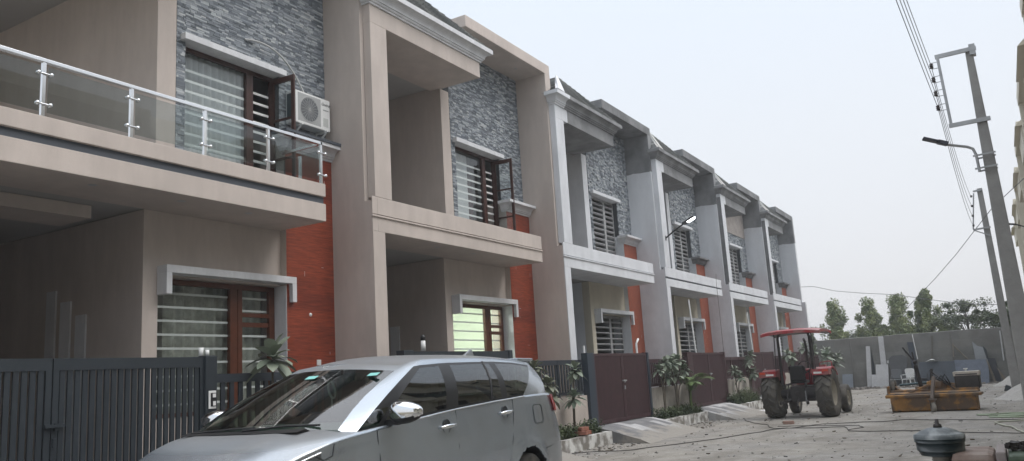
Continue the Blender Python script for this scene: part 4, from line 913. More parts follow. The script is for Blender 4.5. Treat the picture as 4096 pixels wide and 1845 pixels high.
def tractor():
    r = empty('tractor', (-5.83, 27.5, GZ), R(-3.0), 'red tractor with a canopy seen from behind', 'tractor')
    for sd in (-1, 1):
        w_ = empty('rear_wheel'); w_.parent = r; w_.location = (sd*.84, 0, .74)
        t = MB(); big_tyre(t, .735, .46, 18, .06); t.build('tyre', m_ttyre, w_)
        k = MB(); k.lathe([(.43,-.17),(.43,.17),(.40,.17),(.38,.02*sd),(.20,.0),(.16,sd*.08),(0,sd*.08)], (0,0,0), 'x', 32)
        for q in range(8): a = q*math.pi/4; k.lathe([(0,sd*.1),(.02,sd*.1),(.02,0)], (0,.12*math.cos(a),.12*math.sin(a)), 'x', 6)
        k.build('rim', m_mud, w_)
        w_ = empty('front_wheel'); w_.parent = r; w_.location = (sd*.83, 2.3, .46)
        t = MB(); big_tyre(t, .46, .26, 1, .0); t.build('tyre', m_ttyre, w_); MB().lathe([(.26,-.1),(.26,.1),(.22,.1),(.2,0),(.07,0),(.06,sd*.09),(0,sd*.09)], (0,0,0), 'x', 28).build('rim', m_mud, w_)
        # fender: curved shell over the tyre
        f = MB(); P = []; n = 12
        for j in range(n+1):
            a = R(198) - R(128)*j/n; rr = .83
            for x in (.56, 1.06): P.append((sd*x, -rr*math.cos(a)*-1*-1, .74+rr*math.sin(a)))
        P = []
        for j in range(n+1):
            a = R(112) - R(72)*j/n; y = -.83*math.cos(a)*-1; z = .74+.80*math.sin(a)
            P += [(sd*.58, y, z), (sd*1.07, y, z), (sd*1.07, y, z-.05 if 1 else z), (sd*.58, y*.55, .74+.45*math.sin(a))]
        f.add(P, [(4*j+q, 4*j+q+1, 4*j+q+5, 4*j+q+4) for j in range(n) for q in (0,1)] + [(4*j, 4*j+4, 4*j+7, 4*j+3) for j in range(n)])
        f.box(sd*.56, sd*1.08, -.62, -.30, 1.30, 1.48)
        fo = f.build('fender', m_tred, r, recalc=False)
        MB().box(sd*.62, sd*.86, -.632, -.622, 1.34, 1.40).build('tail_light', m_white, fo)
        MB().box(sd*.88, sd*1.05, -.632, -.622, 1.40, 1.46).build('indicator', m_lens, fo)
        MB().tube([(sd*.50,-.12,1.0),(sd*.50,-.12,2.50),(sd*.47,-.12,2.62),(sd*.36,-.12,2.70),(0,-.12,2.70)], .045, 8).build('canopy_post', m_iron, r)
        MB().tube([(sd*.62,-.30,1.35),(sd*.58,-.2,2.66)], .018, 6).build('stay', m_iron, r)
    # canopy
    c = MB(); pr = []; vs = []; nx, ny = 10, 8
    for j in range(ny+1):
        for i in range(nx+1):
            u = -1+2*i/nx; v = -1+2*j/ny; vs.append((u*.92, .25+v*.80, 2.80 - .07*abs(u)**3 - .07*abs(v)**3))
    fs = [(j*(nx+1)+i, j*(nx+1)+i+1, (j+1)*(nx+1)+i+1, (j+1)*(nx+1)+i) for j in range(ny) for i in range(nx)]
    c.add(vs, fs, 0, True); b0 = [(x,y,z-.06-.03) for x,y,z in vs]; c.add(b0, [f[::-1] for f in fs], 1, True)
    rim = [i for i in range(nx+1)] + [(nx+1)*j+nx for j in range(1,ny+1)] + [(nx+1)*ny+i for i in range(nx-1,-1,-1)] + [(nx+1)*j for j in range(ny-1,0,-1)]
    pv = [vs[i] for i in rim]; qv = [b0[i] for i in rim]; n = len(rim); c.add(pv+qv, [(k,(k+1)%n,n+(k+1)%n,n+k) for k in range(n)], 0)
    c.build('canopy', [m_tred, m_black], r)
    ca = MB()
    for k in range(-6,7): pass
    # chassis, gearbox, engine, hood
    g = MB(); g.box(-.22,.22,-.35,1.0,.50,.98); g.lathe([(0,-.62),(.14,-.6),(.17,-.3),(.17,.3),(.14,.6),(0,.62)], (0,0,.74), 'x', 16); g.box(-.17,.17,1.0,2.5,.45,.95); g.box(-.6,.6,2.25,2.36,.40,.52); g.lathe([(0,-.37),(.09,-.37),(.09,-.30),(.0,-.30)], (0,0,.74), 'y', 14)
    g.build('gearbox_axle', m_iron, r, bevel=.02)
    hd = MB(); hd.prism([(-.26,.95),(.26,.95),(.28,1.35),(.20,1.50),(-.20,1.50),(-.28,1.35)], 'y', 1.0, 2.65); hd.build('bonnet', m_tred, r, bevel=.03)
    s = MB(); s.box(-.24,.24,-.10,.34,1.06,1.16); s.obox((0,-.14,1.38), (.24,0,0), (0,.04,.0), (0,-.04,.24)); s.build('seat', m_black, r, bevel=.04)
    sw = MB(); sw.tube([(.21*math.cos(a), .78+.10*math.sin(a), 1.56+.19*math.sin(a)) for a in np.linspace(0,2*math.pi,20)], .016, 6, cap=False); sw.tube([(0,.78,1.56),(0,.95,1.15)], .022, 6); sw.build('steering_wheel', m_black, r)
    MB().box(-.34,.34,.85,1.0,1.0,1.48).build('dashboard', m_tred, r, bevel=.02)
    MB().tube([(-.18,2.0,1.4),(-.18,2.0,2.25),(-.18,1.93,2.42),(-.18,1.82,2.50)], .04, 10).build('exhaust_pipe', m_iron, r)
    hb = MB(); hb.tube([(.60,.35,1.42),(.60,.35,1.62),(.63,.35,1.68),(.92,.35,1.70),(.97,.35,1.66),(.97,.35,1.42)], .018, 6); hb.box(.62,.80,.2,.4,1.42,1.60); hb.build('side_toolbox_rail', m_tred, r)
    for sd in (-1, 1):
        l = MB(); l.beam((sd*.22,-.3,.55), (sd*.40,-.85,.50), .05, .08); l.tube([(sd*.30,-.55,.54),(sd*.27,-.32,1.05)], .022, 6); l.beam((sd*.24,-.1,1.06), (sd*.28,-.45,1.04), .05, .05); l.lathe([(0,-.03),(.06,-.03),(.06,.03),(0,.03)], (sd*.41,-.87,.50), 'x', 12); l.build('lift_arm', m_iron, r)
        MB().box(sd*.30, sd*.55, .35, .95, .60, .64).build('footplate', m_iron, r)
    ch = MB(); 
    for k in range(8): ch.tube([(.30+.012*math.cos(a), -.60+.01*(k%2), .80-.055*k+.035*math.sin(a)) for a in np.linspace(0,2*math.pi,8)], .008, 5, cap=False)
    ch.build('check_chain', m_galv, r)
    lv = MB()
    for x, h in ((.30,.35),(.36,.3),(-.30,.32)): lv.tube([(x,.1,1.05),(x+.02,.05,1.05+h)], .012, 6); lv.lathe([(0,-.02),(.025,0),(0,.02)], (x+.02,.05,1.05+h), 'z', 8)
    lv.build('control_levers', m_black, r)
    MB().tube([(.0,-.30,.60),(.02,-.62,.45),(.05,-.70,.36)], .035, 8).build('drawbar', m_iron, r)
tractor()

# ------------------------------------------------------------------ road sweeper attachment
m_yel = M('worn_orange_yellow_paint', (.38,.19,.045), .7, var=.3, vscale=4, dust=((.115,.08,.055), .92, 3.2, .47))
def sweeper():
    f_ = 28.62; r = empty('road_sweeper', (-2.15, 28.75, GZ), R(-2), 'orange and yellow sweeper attachment lying on the court beside the tractor', 'sweeper')
    hgt = .62
    b = MB(); b.prism([(-.42,.04),(-.30,0),(.30,0),(.42,.05),(.46,.44),(-.50,.44)], 'x', -1.18, 1.18); b.prism([(-.56,.44),(.50,.44),(.52,.50),(-.50,.54),(-.58,.52)], 'x', -1.30, 1.32)
    b.build('brush_housing', m_yel, r, bevel=.015)
    t = MB(); t.prism([(-.50,.545),(-.1,.60),(-.1,.66),(.50,.66),(.50,.51)], 'x', -1.24, 1.24); t.box(-1.27,-1.20,-.3,.45,.5,.8); t.build('top_cover', m_yel, r, bevel=.01)
    lp = MB(); lp.tube([(-1.27,-.52,.555),(1.28,-.50,.56)], .014, 6); lp.build('rubber_lip', m_black, r)
    bx = MB(); bx.prism([(.05,.62),(.62,.62),(.66,.95),(.60,1.13),(.08,1.13),(.05,1.05)], 'x', .62, 1.30); bx.build('hydraulic_tank', m_iron, r, bevel=.05)
    MB().prism([(.045,1.0),(.07,1.14),(.62,1.14),(.665,1.0)], 'x', .60, 1.32).build('tank_lid', M('dusty_sheet_metal', (.40,.36,.31), .8, var=.2), r, bevel=.02)
    MB().tube([(.95,.3,1.13),(.95,.3,1.20)], .025, 8).lathe([(0,1.2),(.06,1.2),(.06,1.23),(0,1.23)], (.95,.3,0)).build('filler_cap', m_white, r)
    m1 = MB(); m1.beam((-.32,.15,.6), (-.40,.1,1.40), .09, .09); m1.beam((-.40,.1,1.38), (-.44,.1,1.82), .05, .05); m1.beam((-.43,.1,1.55), (-.62,.1,1.86), .05, .05); m1.lathe([(0,-.05),(.06,-.05),(.06,.05),(0,.05)], (-.40,.1,1.50), 'y', 12); m1.build('jack_stand', m_iron, r)
    MB().beam((-.60,.1,1.80), (-.69,.1,1.98), .06, .05).build('jack_handle', m_black, r)
    a = MB(); a.beam((.02,.1,1.25), (-.08,.1,.65), .05, .05); a.beam((-.02,.1,1.22), (.62,-.1,.62), .03, .03); a.beam((.02,.1,1.25),(.02,.4,1.25),.04,.04); a.beam((.0,.42,1.22),(.0,.3,.6),.05,.05); a.build('headstock', m_iron, r)
    y = MB(); y.beam((-.5,.2,.68), (.62,.2,.72), .25, .10); y.beam((-.05,-.1,.85), (.60,.3,.72), .06, .16); y.beam((-.7,-.3,.55), (-.05,-.1,.80), .05, .06); y.lathe([(0,.66),(.28,.68),(.26,.88),(.08,.92),(0,.92)], (.1,.15,0), n=18); y.build('pivot_frame', m_yel, r, bevel=.01)
    hs = MB(); 
    for k in range(4):
        hs.tube([(-.1+.12*k,.1,.9), (.1+.1*k,-.12,1.0+.03*k), (.3+.06*k,.0,.85), (.5,.15,.7)], .02, 6)
    hs.build('hydraulic_hoses', m_black, r)
    bar = MB(); bar.tube([(-1.0,.55,.80),(.1,.55,.86)], .035, 8); bar.build('cross_bar', M('dark_teal_bar', (.03,.07,.08), .5), r)
    cw = empty('caster_wheel'); cw.parent = r; cw.location = (.02,-.72,.14)
    MB().lathe([(0,-.05),(.13,-.05),(.15,-.03),(.15,.03),(.13,.05),(0,.05)], (0,0,0), 'x', 24).build('tyre', M('pale_worn_caster', (.26,.24,.21), .9, var=.3), cw, rz=R(25))
    fk = MB(); fk.box(-.08,-.06,-.06,.06,-.02,.22); fk.box(.06,.08,-.06,.06,-.02,.22); fk.box(-.11,.11,-.09,.09,.22,.25); fk.beam((0,0,.25), (.10,.28,.90), .09, .07); fk.build('fork', M('rusty_grey_fork', (.16,.13,.11), .8, var=.3), cw)
    lw = empty('side_wheel'); lw.parent = r; lw.location = (-1.16,.30,.72)
    MB().lathe([(.10,-.07),(.25,-.08),(.28,-.05),(.28,.05),(.25,.08),(.10,.07)], (0,0,0), 'x', 28).build('tyre', m_rubber, lw); MB().lathe([(.13,-.05),(.12,.02),(0,.03)], (0,0,0), 'x', 20).beam((.05,.0,0),(.25,-.2,-.12),.1,.12).build('hub', m_yel, lw)
    br = MB(); 
    for k in range(90):
        x = -1.12+2.24*k/89; br.beam((x,-.30+.02*rng.random(),.03), (x+.02*rng.random(),-.32,-.0), .012, .004)
    br.build('brush_bristles', m_iron, r)
sweeper()
#--PART3--
# ------------------------------------------------------------------ boundary wall and leaning things
def bwall_mat():
    mt = brick('boundary_block_plaster', [(.215,.215,.20), (.235,.235,.22), (.20,.20,.19), (.225,.22,.205)], (.20,.20,.19), 2.2, .45, .012, 'xz', .95, .3, .01, grime=.3)
    return mt
WY = 52.0
bw = MB(); n = 40; vs = []
xs = [-9.9 + 20*i/n for i in range(n+1)]
for x in xs:
    z = 2.73 + .03*mn.noise(Vector((x*.7,0,0))) + .012*mn.noise(Vector((x*6,0,3)))
    vs += [(x,WY,GZ-.1),(x,WY,z),(x,WY+.25,z+.02),(x,WY+.25,GZ-.1)]
bw.add(vs, [(4*i+q,4*i+q+1,4*i+q+5,4*i+q+4) for i in range(n) for q in range(3)]); bw.add(vs[:4], [(0,1,2,3)]); bw.add(vs[-4:], [(3,2,1,0)])
bwo = bw.build('boundary_wall', bwall_mat()); tag(bwo, 'grey plastered boundary wall closing the far end of the court', 'wall')
for x, wd, lean in ((-2.62,.10,.04), (-7.9,.06,0)):
    o = MB().box(-wd/2, wd/2, -.05, 0, GZ-.05, 2.70).build('wall_pier', M('pier_plaster', (.17,.165,.155), .9), bwo, (x, WY, 0))
def PW(x, z, f=1.094): return x*f, 1.5+(z-1.5)*f
def slab(px, name, mat, label, cat, group=None, th=.035, y=WY-.12, lean=.16, bevel=0):
    P = [PW(*p) for p in px]; zmin = min(p[1] for p in P); zmax = max(p[1] for p in P); 
    def yy(z): return y - .08 - lean*(zmax-z)/max(.4, zmax-zmin)
    b = MB(); n = len(P)
    f = [(x, yy(z), z) for x, z in P]; k = [(x, yy(z)+th, z) for x, z in P]
    b.add(f+k, [tuple(range(n)), tuple(range(n,2*n))[::-1]] + [(i,(i+1)%n,n+(i+1)%n,n+i) for i in range(n)])
    cx = sum(p[0] for p in P)/n
    b.v = [(a-cx, c-y, d-GZ) for a, c, d in b.v]
    o = b.build(name, mat, None, (cx, y, GZ), bevel=bevel); return tag(o, label, cat, group)
g0 = 1.5+(GZ-1.5)/1.094+.01
m_marb = M('white_marble_slab', (.55,.56,.57), .5, var=.12, vscale=3)
m_gran = M('dark_granite_slab', (.055,.068,.085), .45, var=.25, vscale=12)
m_gran2 = M('blue_grey_granite_slab', (.135,.16,.205), .5, var=.2, vscale=5)
m_dk = M('dark_board', (.06,.068,.075), .8, var=.2)
m_timber = M('weathered_timber', (.22,.19,.15), .9, var=.3)
slab([(-6.42,2.15),(-6.22,2.14),(-6.36,g0),(-6.60,g0)], 'marble_slab', m_marb, 'tall thin white slab leaning alone at the left of the wall', 'slab', 'stone slabs leaning on the wall')
slab([(-6.20,2.0),(-6.14,1.2),(-6.19,g0),(-6.35,g0)], 'granite_slab', m_dk, 'dark narrow strip behind the tall thin white slab', 'slab', 'stone slabs leaning on the wall', y=WY-.02, lean=.05)
slab([(-5.76,2.62),(-5.51,2.60),(-5.56,g0),(-5.84,g0)], 'marble_slab', m_marb, 'tallest white plank standing behind the square white board', 'slab', 'stone slabs leaning on the wall', y=WY-.10, lean=.08)
slab([(-6.03,1.17),(-5.44,1.14),(-5.53,g0),(-6.13,g0)], 'marble_slab', m_marb, 'square white board in front of the tallest white plank', 'slab', 'stone slabs leaning on the wall', y=WY-.35)
slab([(-6.30,.66),(-6.05,.65),(-6.14,g0),(-6.36,g0)], 'marble_slab', m_marb, 'smallest white slab, left of the square white board', 'slab', 'stone slabs leaning on the wall', y=WY-.30)
slab([(-5.48,1.34),(-5.39,1.34),(-5.40,1.2),(-5.48,1.2)], 'white_block', m_marb, 'tiny pale block wedged beside the top of the square white board', 'block', y=WY-.3, lean=0)
slab([(-5.37,1.45),(-5.2,1.57),(-4.7,1.58),(-4.52,1.46),(-4.60,g0),(-5.37,g0)], 'rounded_board', M('brown_grey_board', (.105,.11,.115), .8, var=.2), 'dark grey board with rounded top corners behind the plastic chairs', 'board')
slab([(-4.42,2.22),(-4.14,2.20),(-4.02,g0),(-4.30,g0)], 'granite_slab', M('slate_panel', (.06,.075,.095), .6, var=.2), 'tall narrow dark slab behind the sweeper jack', 'slab', 'stone slabs leaning on the wall', y=WY-.05)
slab([(-3.98,1.17),(-2.36,1.12),(-2.36,g0),(-4.16,g0)], 'granite_slab', m_gran, 'wide dark granite slab in the middle of the wall', 'slab', 'stone slabs leaning on the wall', y=WY-.45, lean=.3)
slab([(-2.38,1.16),(-.89,1.11),(-.98,g0),(-2.38,g0)], 'granite_slab', m_gran2, 'wide blue-grey granite slab at the right of the dark one', 'slab', 'stone slabs leaning on the wall', y=WY-.42, lean=.3)
slab([(-1.46,2.03),(-1.28,1.80),(-1.03,1.70),(-.93,1.0),(-.95,.9),(-1.42,.9)], 'cut_sheet', M('pale_sheet', (.30,.32,.34), .7, var=.1), 'pale pointed sheet standing behind the blue-grey slab', 'sheet', y=WY-.12, lean=.05)
slab([(-1.10,1.72),(-1.0,1.74),(-.90,1.60),(-.86,1.0),(-.96,1.0)], 'window_frame', m_dk, 'small dark window frame behind the pointed sheet', 'frame', y=WY-.02, lean=.02)
slab([(-.92,1.16),(-.58,1.14),(-.46,g0),(-.66,g0)], 'granite_slab', M('black_slab', (.035,.038,.045), .6), 'black slab tilted at the right end of the slabs', 'slab', 'stone slabs leaning on the wall', y=WY-.2)
slab([(-.98,1.1),(-.93,1.1),(-.70,g0),(-.76,g0)], 'timber_prop', m_timber, 'pale edge prop leaning in front of the black slab', 'prop', y=WY-.5)
slab([(-.60,.75),(-.28,.20),(-.24,g0+.02),(-.34,g0+.02)], 'timber_prop', m_timber, 'short sloping plank right of the black slab', 'prop', y=WY-.4)
slab([(-7.78,.76),(-7.26,.74),(-7.30,g0),(-7.82,g0)], 'granite_slab', M('pale_blue_board', (.22,.25,.29), .6, var=.12), 'small pale blue board at the left foot of the wall', 'slab', 'stone slabs leaning on the wall')
def pole_(a, b, rr, name, mat, label, cat):
    o = MB().tube([(0,0,0), tuple(b[i]-a[i] for i in range(3))], rr, 8).build(name, mat, None, a); return tag(o, label, cat)
pole_((-2.60*1.0, WY-.5, 1.3), (-2.55, WY-.03, 2.05), .02, 'stay_rod', m_timber, 'thin rod resting on the granite slabs', 'rod')
o = MB().beam((0,0,0), (.72,-.1,-.95), .05, .06).build('diagonal_timber', m_timber, None, (-2.58, WY-.10, 1.98)); tag(o, 'pale timber sloping down across the wall above the blue-grey slab', 'timber')
o = MB().beam((0,0,0), (-.36,-.1,-2.5), .05, .05).build('bamboo_pole', M('bamboo', (.15,.14,.12), .8), None, (-3.52, WY-.04, 2.52)); tag(o, 'dark bamboo pole leaning behind the wide dark granite slab', 'pole')
o = MB().beam((0,0,0), (-.05,-.05,-1.6), .05, .05).build('white_pipe', m_marb, None, (-.20, WY-.04, 2.55)); tag(o, 'thin white pipe upright on the wall near the right pole', 'pipe')
o = MB().beam((0,0,0), (.10,-.1,-1.4), .03, .03).build('white_pipe', m_pvc, None, (-4.50, WY-.2, 2.70)); tag(o, 'thin white pipe above the tall narrow dark slab', 'pipe')
rag = MB(); vs = []
for j in range(5):
    for i in range(9): vs.append((-.32+.08*i, -.1+.05*j, .11*math.exp(-((i-4)/2.2)**2)*(1-.3*abs(j-2)/2)+.02*rng.random()))
rag.add(vs, [(j*9+i, j*9+i+1, (j+1)*9+i+1, (j+1)*9+i) for j in range(4) for i in range(8)], 0, True); o = rag.build('white_sack', m_white, None, (-3.68, WY-.62, 1.14)); tag(o, 'crumpled white sack on top of the wide dark granite slab', 'sack')
# plastic chairs
def chair(loc, rz, mat, label):
    r = empty('plastic_chair', loc, rz, label, 'chair', 'plastic chairs by the wall')
    MB().box(-.25,.25,-.22,.24,.42,.46).build('seat', mat, r, bevel=.02)
    b = MB(); b.prism([(-.24,.5),(.24,.5),(.28,.95),(.2,1.02),(-.2,1.02),(-.28,.95)], 'y', .24, .27); b.build('backrest', mat, r, bevel=.01)
    for x in (-1,1):
        for y in (-.2,.22): MB().beam((x*.22,y,.42), (x*.27,y*1.15,0), .05, .04).build('leg', mat, r)
        MB().beam((x*.27,-.2,.68), (x*.27,.24,.68), .05, .03).beam((x*.27,-.2,.66),(x*.26,-.2,.44),.04,.04).build('armrest', mat, r)
chair((-5.55, WY-.75, GZ), R(5), M('grey_plastic', (.16,.17,.18), .6), 'grey plastic chair in front of the rounded dark board')
chair((-4.98, WY-.85, GZ), R(-25), m_white, 'white plastic chair in front of the rounded dark board')
chair((-4.30, WY-.75, GZ), R(20), M('black_chair_plastic', (.04,.042,.045), .6), 'black plastic chair between the white chair and the wide dark slab')
# rubble along the wall and mounds
rb = MB()
for k in range(420):
    x = -9+9.3*rng.random(); y = WY-.25-1.3*rng.random()**2; s = .03+.09*rng.random()**2
    a = rng.random()*6.3; rb.obox((x,y,GZ+s*.4), (s*math.cos(a),s*math.sin(a),s*.2), (-s*.7*math.sin(a),s*.7*math.cos(a),0), (0,s*.1,s*.5))
tag(rb.build('rubble', M('rubble', (.24,.22,.20), .95, var=.4, vscale=5)), 'broken stone and dust along the foot of the boundary wall', 'rubble', kind='stuff')
def mound(c, rx, ry, h, label, seed):
    vs = []; n, m_ = 14, 28
    for j in range(n+1):
        t = j/n
        for k in range(m_):
            a = 2*math.pi*k/m_; q = 1+.18*mn.noise(Vector((math.cos(a)*1.5, math.sin(a)*1.5, seed)))
            z = h*(math.cos(t*math.pi)*.5+.5)*(1+.35*mn.noise(Vector((math.cos(a)*t*3, math.sin(a)*t*3, seed+4)))) - .03
            vs.append((rx*t*q*math.cos(a), ry*t*q*math.sin(a), z))
    o = MB().add(vs, [(j*m_+k, j*m_+(k+1)%m_, (j+1)*m_+(k+1)%m_, (j+1)*m_+k) for j in range(n) for k in range(m_)], 0, True).build('sand_mound', M('pale_sand_heap', (.40,.385,.36), .95, var=.15, vscale=5, bump=.6, bscale=14), None, (c[0], c[1], GZ))
    tag(o, label, 'mound')
mound((.55, 34.5), 1.5, 1.9, .55, 'pale sand mound nearest the right pole', 3)
mound((.9, 40.5), 1.4, 2.4, .62, 'pale sand mound farther back beside the poles', 9)
mound((.1, 47.0), 1.2, 1.6, .45, 'low pale mound at the right foot of the wall', 14)
o = MB().prism([(-.16,0),(.18,0),(.1,.2),(-.06,.26)], 'y', -.12, .12).build('dark_stone', m_dk, None, (-.22, 41.0, GZ), bevel=.03); tag(o, 'small dark stone on the pale mound beside the pole', 'stone')

# ------------------------------------------------------------------ poles, brackets, wires
def upole(name, loc, h, w0, w1, label, nx=0, lean=0):
    r = empty(name, loc, 0, label, 'pole', 'concrete power poles')
    p = MB(); a, b = w0/2, w1/2; L = lean
    p.add([(-a,-a*.8,-.1),(a,-a*.8,-.1),(a,a*.8,-.1),(-a,a*.8,-.1),(-b+L,-b*.8,h),(b+L,-b*.8,h),(b+L,b*.8,h),(-b+L,b*.8,h)], [(0,3,2,1),(4,5,6,7),(0,1,5,4),(1,2,6,5),(2,3,7,6),(3,0,4,7)])
    p.build('shaft', m_concrete, r, bevel=.02); return r
p1 = upole('power_pole', (.34, 20, GZ), 8.28, .42, .14, 'taller concrete power pole with a street lamp arm, nearer to the camera', lean=-.12)
def bar(par, name, a, b, wd, ht, mat=m_galv, **k): return MB().beam(a, b, wd, ht, **k).build(name, mat, par)
ox = .34
def wp(x, z): return (x*20/18-ox, 1.5+(z-1.5)*20/18-GZ)
a = wp(-.40,7.37); b = wp(.33,7.38); bar(p1, 'crossarm', (a[0],-.08,a[1]), (b[0],-.08,b[1]), .05, .09)
a2 = wp(-.35,5.91); b2 = wp(.37,5.92); bar(p1, 'crossarm', (a2[0],-.11,a2[1]), (b2[0],-.11,b2[1]), .05, .09)
bar(p1, 'vertical_angle', (a[0]+.05,-.09,a[1]-.03), (a2[0]+.05,-.09,a2[1]), .05, .06)
MB().box(-.13,-.01,-.10,.10,8.10,8.34).build('pole_cap', m_galv, p1, (.02,0,0))
ins1 = []
for z in (7.2, 6.91, 6.62, 6.32):
    x_, z_ = wp(-.485, z); f = (a[1]-z_)/(a[1]-a2[1]); xa = a[0]+.05+(a2[0]-a[0])*f
    s = empty('insulator'); s.parent = p1; s.location = (x_,-.09,z_)
    MB().lathe([(0,-.055),(.03,-.055),(.045,-.04),(.03,-.02),(.03,-.01),(.05,0),(.03,.01),(.03,.02),(.045,.04),(.03,.055),(0,.055)], (0,0,0), n=14).build('bobbin', M('dark_porcelain', (.05,.035,.03), .3), s)
    MB().tube([(0,0,-.075),(0,0,.075)], .008, 6).tube([(0,0,.07),(xa-x_,0,.07)], .008, 6).tube([(0,0,-.07),(xa-x_,0,-.07)], .008, 6).build('strap', m_galv, s)
    ins1.append((x_+ox, 20-.09, z_+GZ))
# street lamp on pole 1
sl1 = empty('street_lamp', (.34, 20, GZ), 0, 'unlit street lamp on a bent arm clamped to the nearer pole', 'street lamp', 'street lamps')
bp = wp(.01,5.31); pe = wp(.04,4.9); lr = wp(-.46,5.51); ll = wp(-.84,5.67)
MB().tube([(pe[0],-.16,pe[1]),(bp[0]+.02,-.16,bp[1]-.08),(bp[0]-.02,-.17,bp[1]+.06),(bp[0]-.12,-.19,bp[1]+.12),(lr[0],-.35,lr[1])], .03, 10).build('arm', m_galv, sl1)
hd = MB(); d = Vector((ll[0]-lr[0], -.1, ll[1]-lr[1])); A = Vector((lr[0]+.05,-.35,lr[1])); hd.beam(A, A+d*.45, .14, .09); hd.beam(A+d*.4, A+d*1.08, .20, .05); hd.build('lamp_head', M('dark_lamp_housing', (.05,.055,.07), .5), sl1, bevel=.015)
for z in (5.22, 4.965):
    c1 = wp(-.03, z); c2 = wp(.355, z); bar(sl1, 'clamp', (c1[0],-.17,c1[1]), (c2[0],-.17,c2[1]+.02), .03, .035); bar(sl1, 'clamp', (c1[0]+.08,.17,c1[1]), (c2[0],.17,c2[1]+.02), .03, .035)
p2 = upole('power_pole', (.10, 38, GZ), 8.25, .34, .20, 'concrete power pole standing behind the nearer one', lean=-.13)
for z, x0_, x1_ in ((7.6,-.26,.06), (6.12,-.46,.13)):
    k = 38/36; bar(p2, 'crossarm', (x0_*k-.10,-.12,1.5+(z-1.5)*k-GZ), (x1_*k-.10,-.12,1.5+(z-1.5)*k-GZ+.03), .05, .07)
bar(p2, 'vertical_angle', (-.36,-.12,8.06), (-.58,-.12,6.6), .05, .05)
bar(p2, 'brace', (-.55,-.12,6.55), (0,-.12,6.25), .04, .04)
for q, z in enumerate((7.7,7.3,6.9,6.5)):
    MB().lathe([(0,-.05),(.05,-.03),(.03,0),(.05,.03),(0,.05)], (-.46-.03*q,-.14,z+.25), n=10).build('insulator', m_iron, p2)
def wire(pts, rr, label, name='power_wire', group='wires between the poles', mat=m_wire, cat='wire'):
    P0 = pts[0]; o = MB().tube([tuple(p[i]-P0[i] for i in range(3)) for p in pts], rr, 5).build(name, mat, None, P0); return tag(o, label, cat, group)
for q, (x_, y_, z_) in enumerate(ins1):
    A = Vector((-.36-.03*q, 37.86, 7.75-.40*q)); B = Vector((x_, y_, z_)); C_ = Vector((-1.05-.0*q, 1.5, z_+.7+.12*q)); P = []
    for (S0, S1, sag) in ((A, B, .55), (B, C_, .15)):
        for k in range(12):
            t = k/12; v = S0.lerp(S1, t); v.z -= sag*4*t*(1-t); P.append(tuple(v))
    P.append(tuple(C_)); wire(P, .007, ('first','second','third','fourth')[q] + ' overhead wire from the top of the bracket between both poles', 'power_wire')
# loose wires across the sky
def ray_pt(px, py, y):
    d = RM @ np.array([(px-CX)/F_, (py-CY)/F_, 1]); t = y/d[1]; return (d[0]*t, y, 1.5+d[2]*t)
wire([(-10.05,50.8,5.95),(-9.2,50.2,5.85),(-7.9,49.6,5.40),(-6.5,49,5.10),(-4.8,48.4,4.80),(-3.2,47.8,4.35),(-1.8,47.2,3.98),(-.6,46.6,3.75),(.0,46,3.68)], .014, 'thin slack wire from the last house to the far pole', 'slack_wire', None)
wire([(-6.9,58,3.2),(-5.4,55,3.9),(-4.0,51,4.6),(-2.6,47,5.35),(-1.4,43,6.0),(-.4,39,6.55),(.3,36,6.9),(1.7,31,7.3)], .014, 'thin taut wire climbing to the right across the sky', 'taut_wire', None)
# lit wall lamp on the fourth house
wl = empty('wall_lamp', (-9.85, 27.62, 6.16), 0, 'lit flood lamp on a black arm on the fourth house', 'wall lamp', 'street lamps')
MB().box(-.01,.01,-.05,.05,-.08,.08).tube([(0,0,0),(.35,-.02,.22),(.75,-.05,.42)], .028, 8).build('arm', m_black, wl)
MB().obox((.92,-.06,.50), (.22,0,.10), (0,.12,0), (-.015,0,.03)).build('lamp_housing', m_black, wl, bevel=.01)
MB().obox((1.0,-.06,.492), (.12,0,.054), (0,.10,0), (-.004,0,.008)).obox((1.10,-.06,.56),(.05,0,.02),(0,.06,0),(.0,0,.015)).build('lamp_glass', M('lit_lamp_glass', (.95,.98,1), .5, emit=7), wl)
# second lamp seen past the poles
wl = empty('wall_lamp', (1.57, 42.1, 6.7), 0, 'dark unlit lamp on an arm at the right, just past the poles', 'wall lamp', 'street lamps')
MB().tube([(0,0,0),(-.5,0,.25)], .03, 8).build('arm', m_iron, wl); MB().beam((-.45,0,.22),(-.80,0,.30),.16,.07).build('lamp_head', m_iron, wl, bevel=.01)

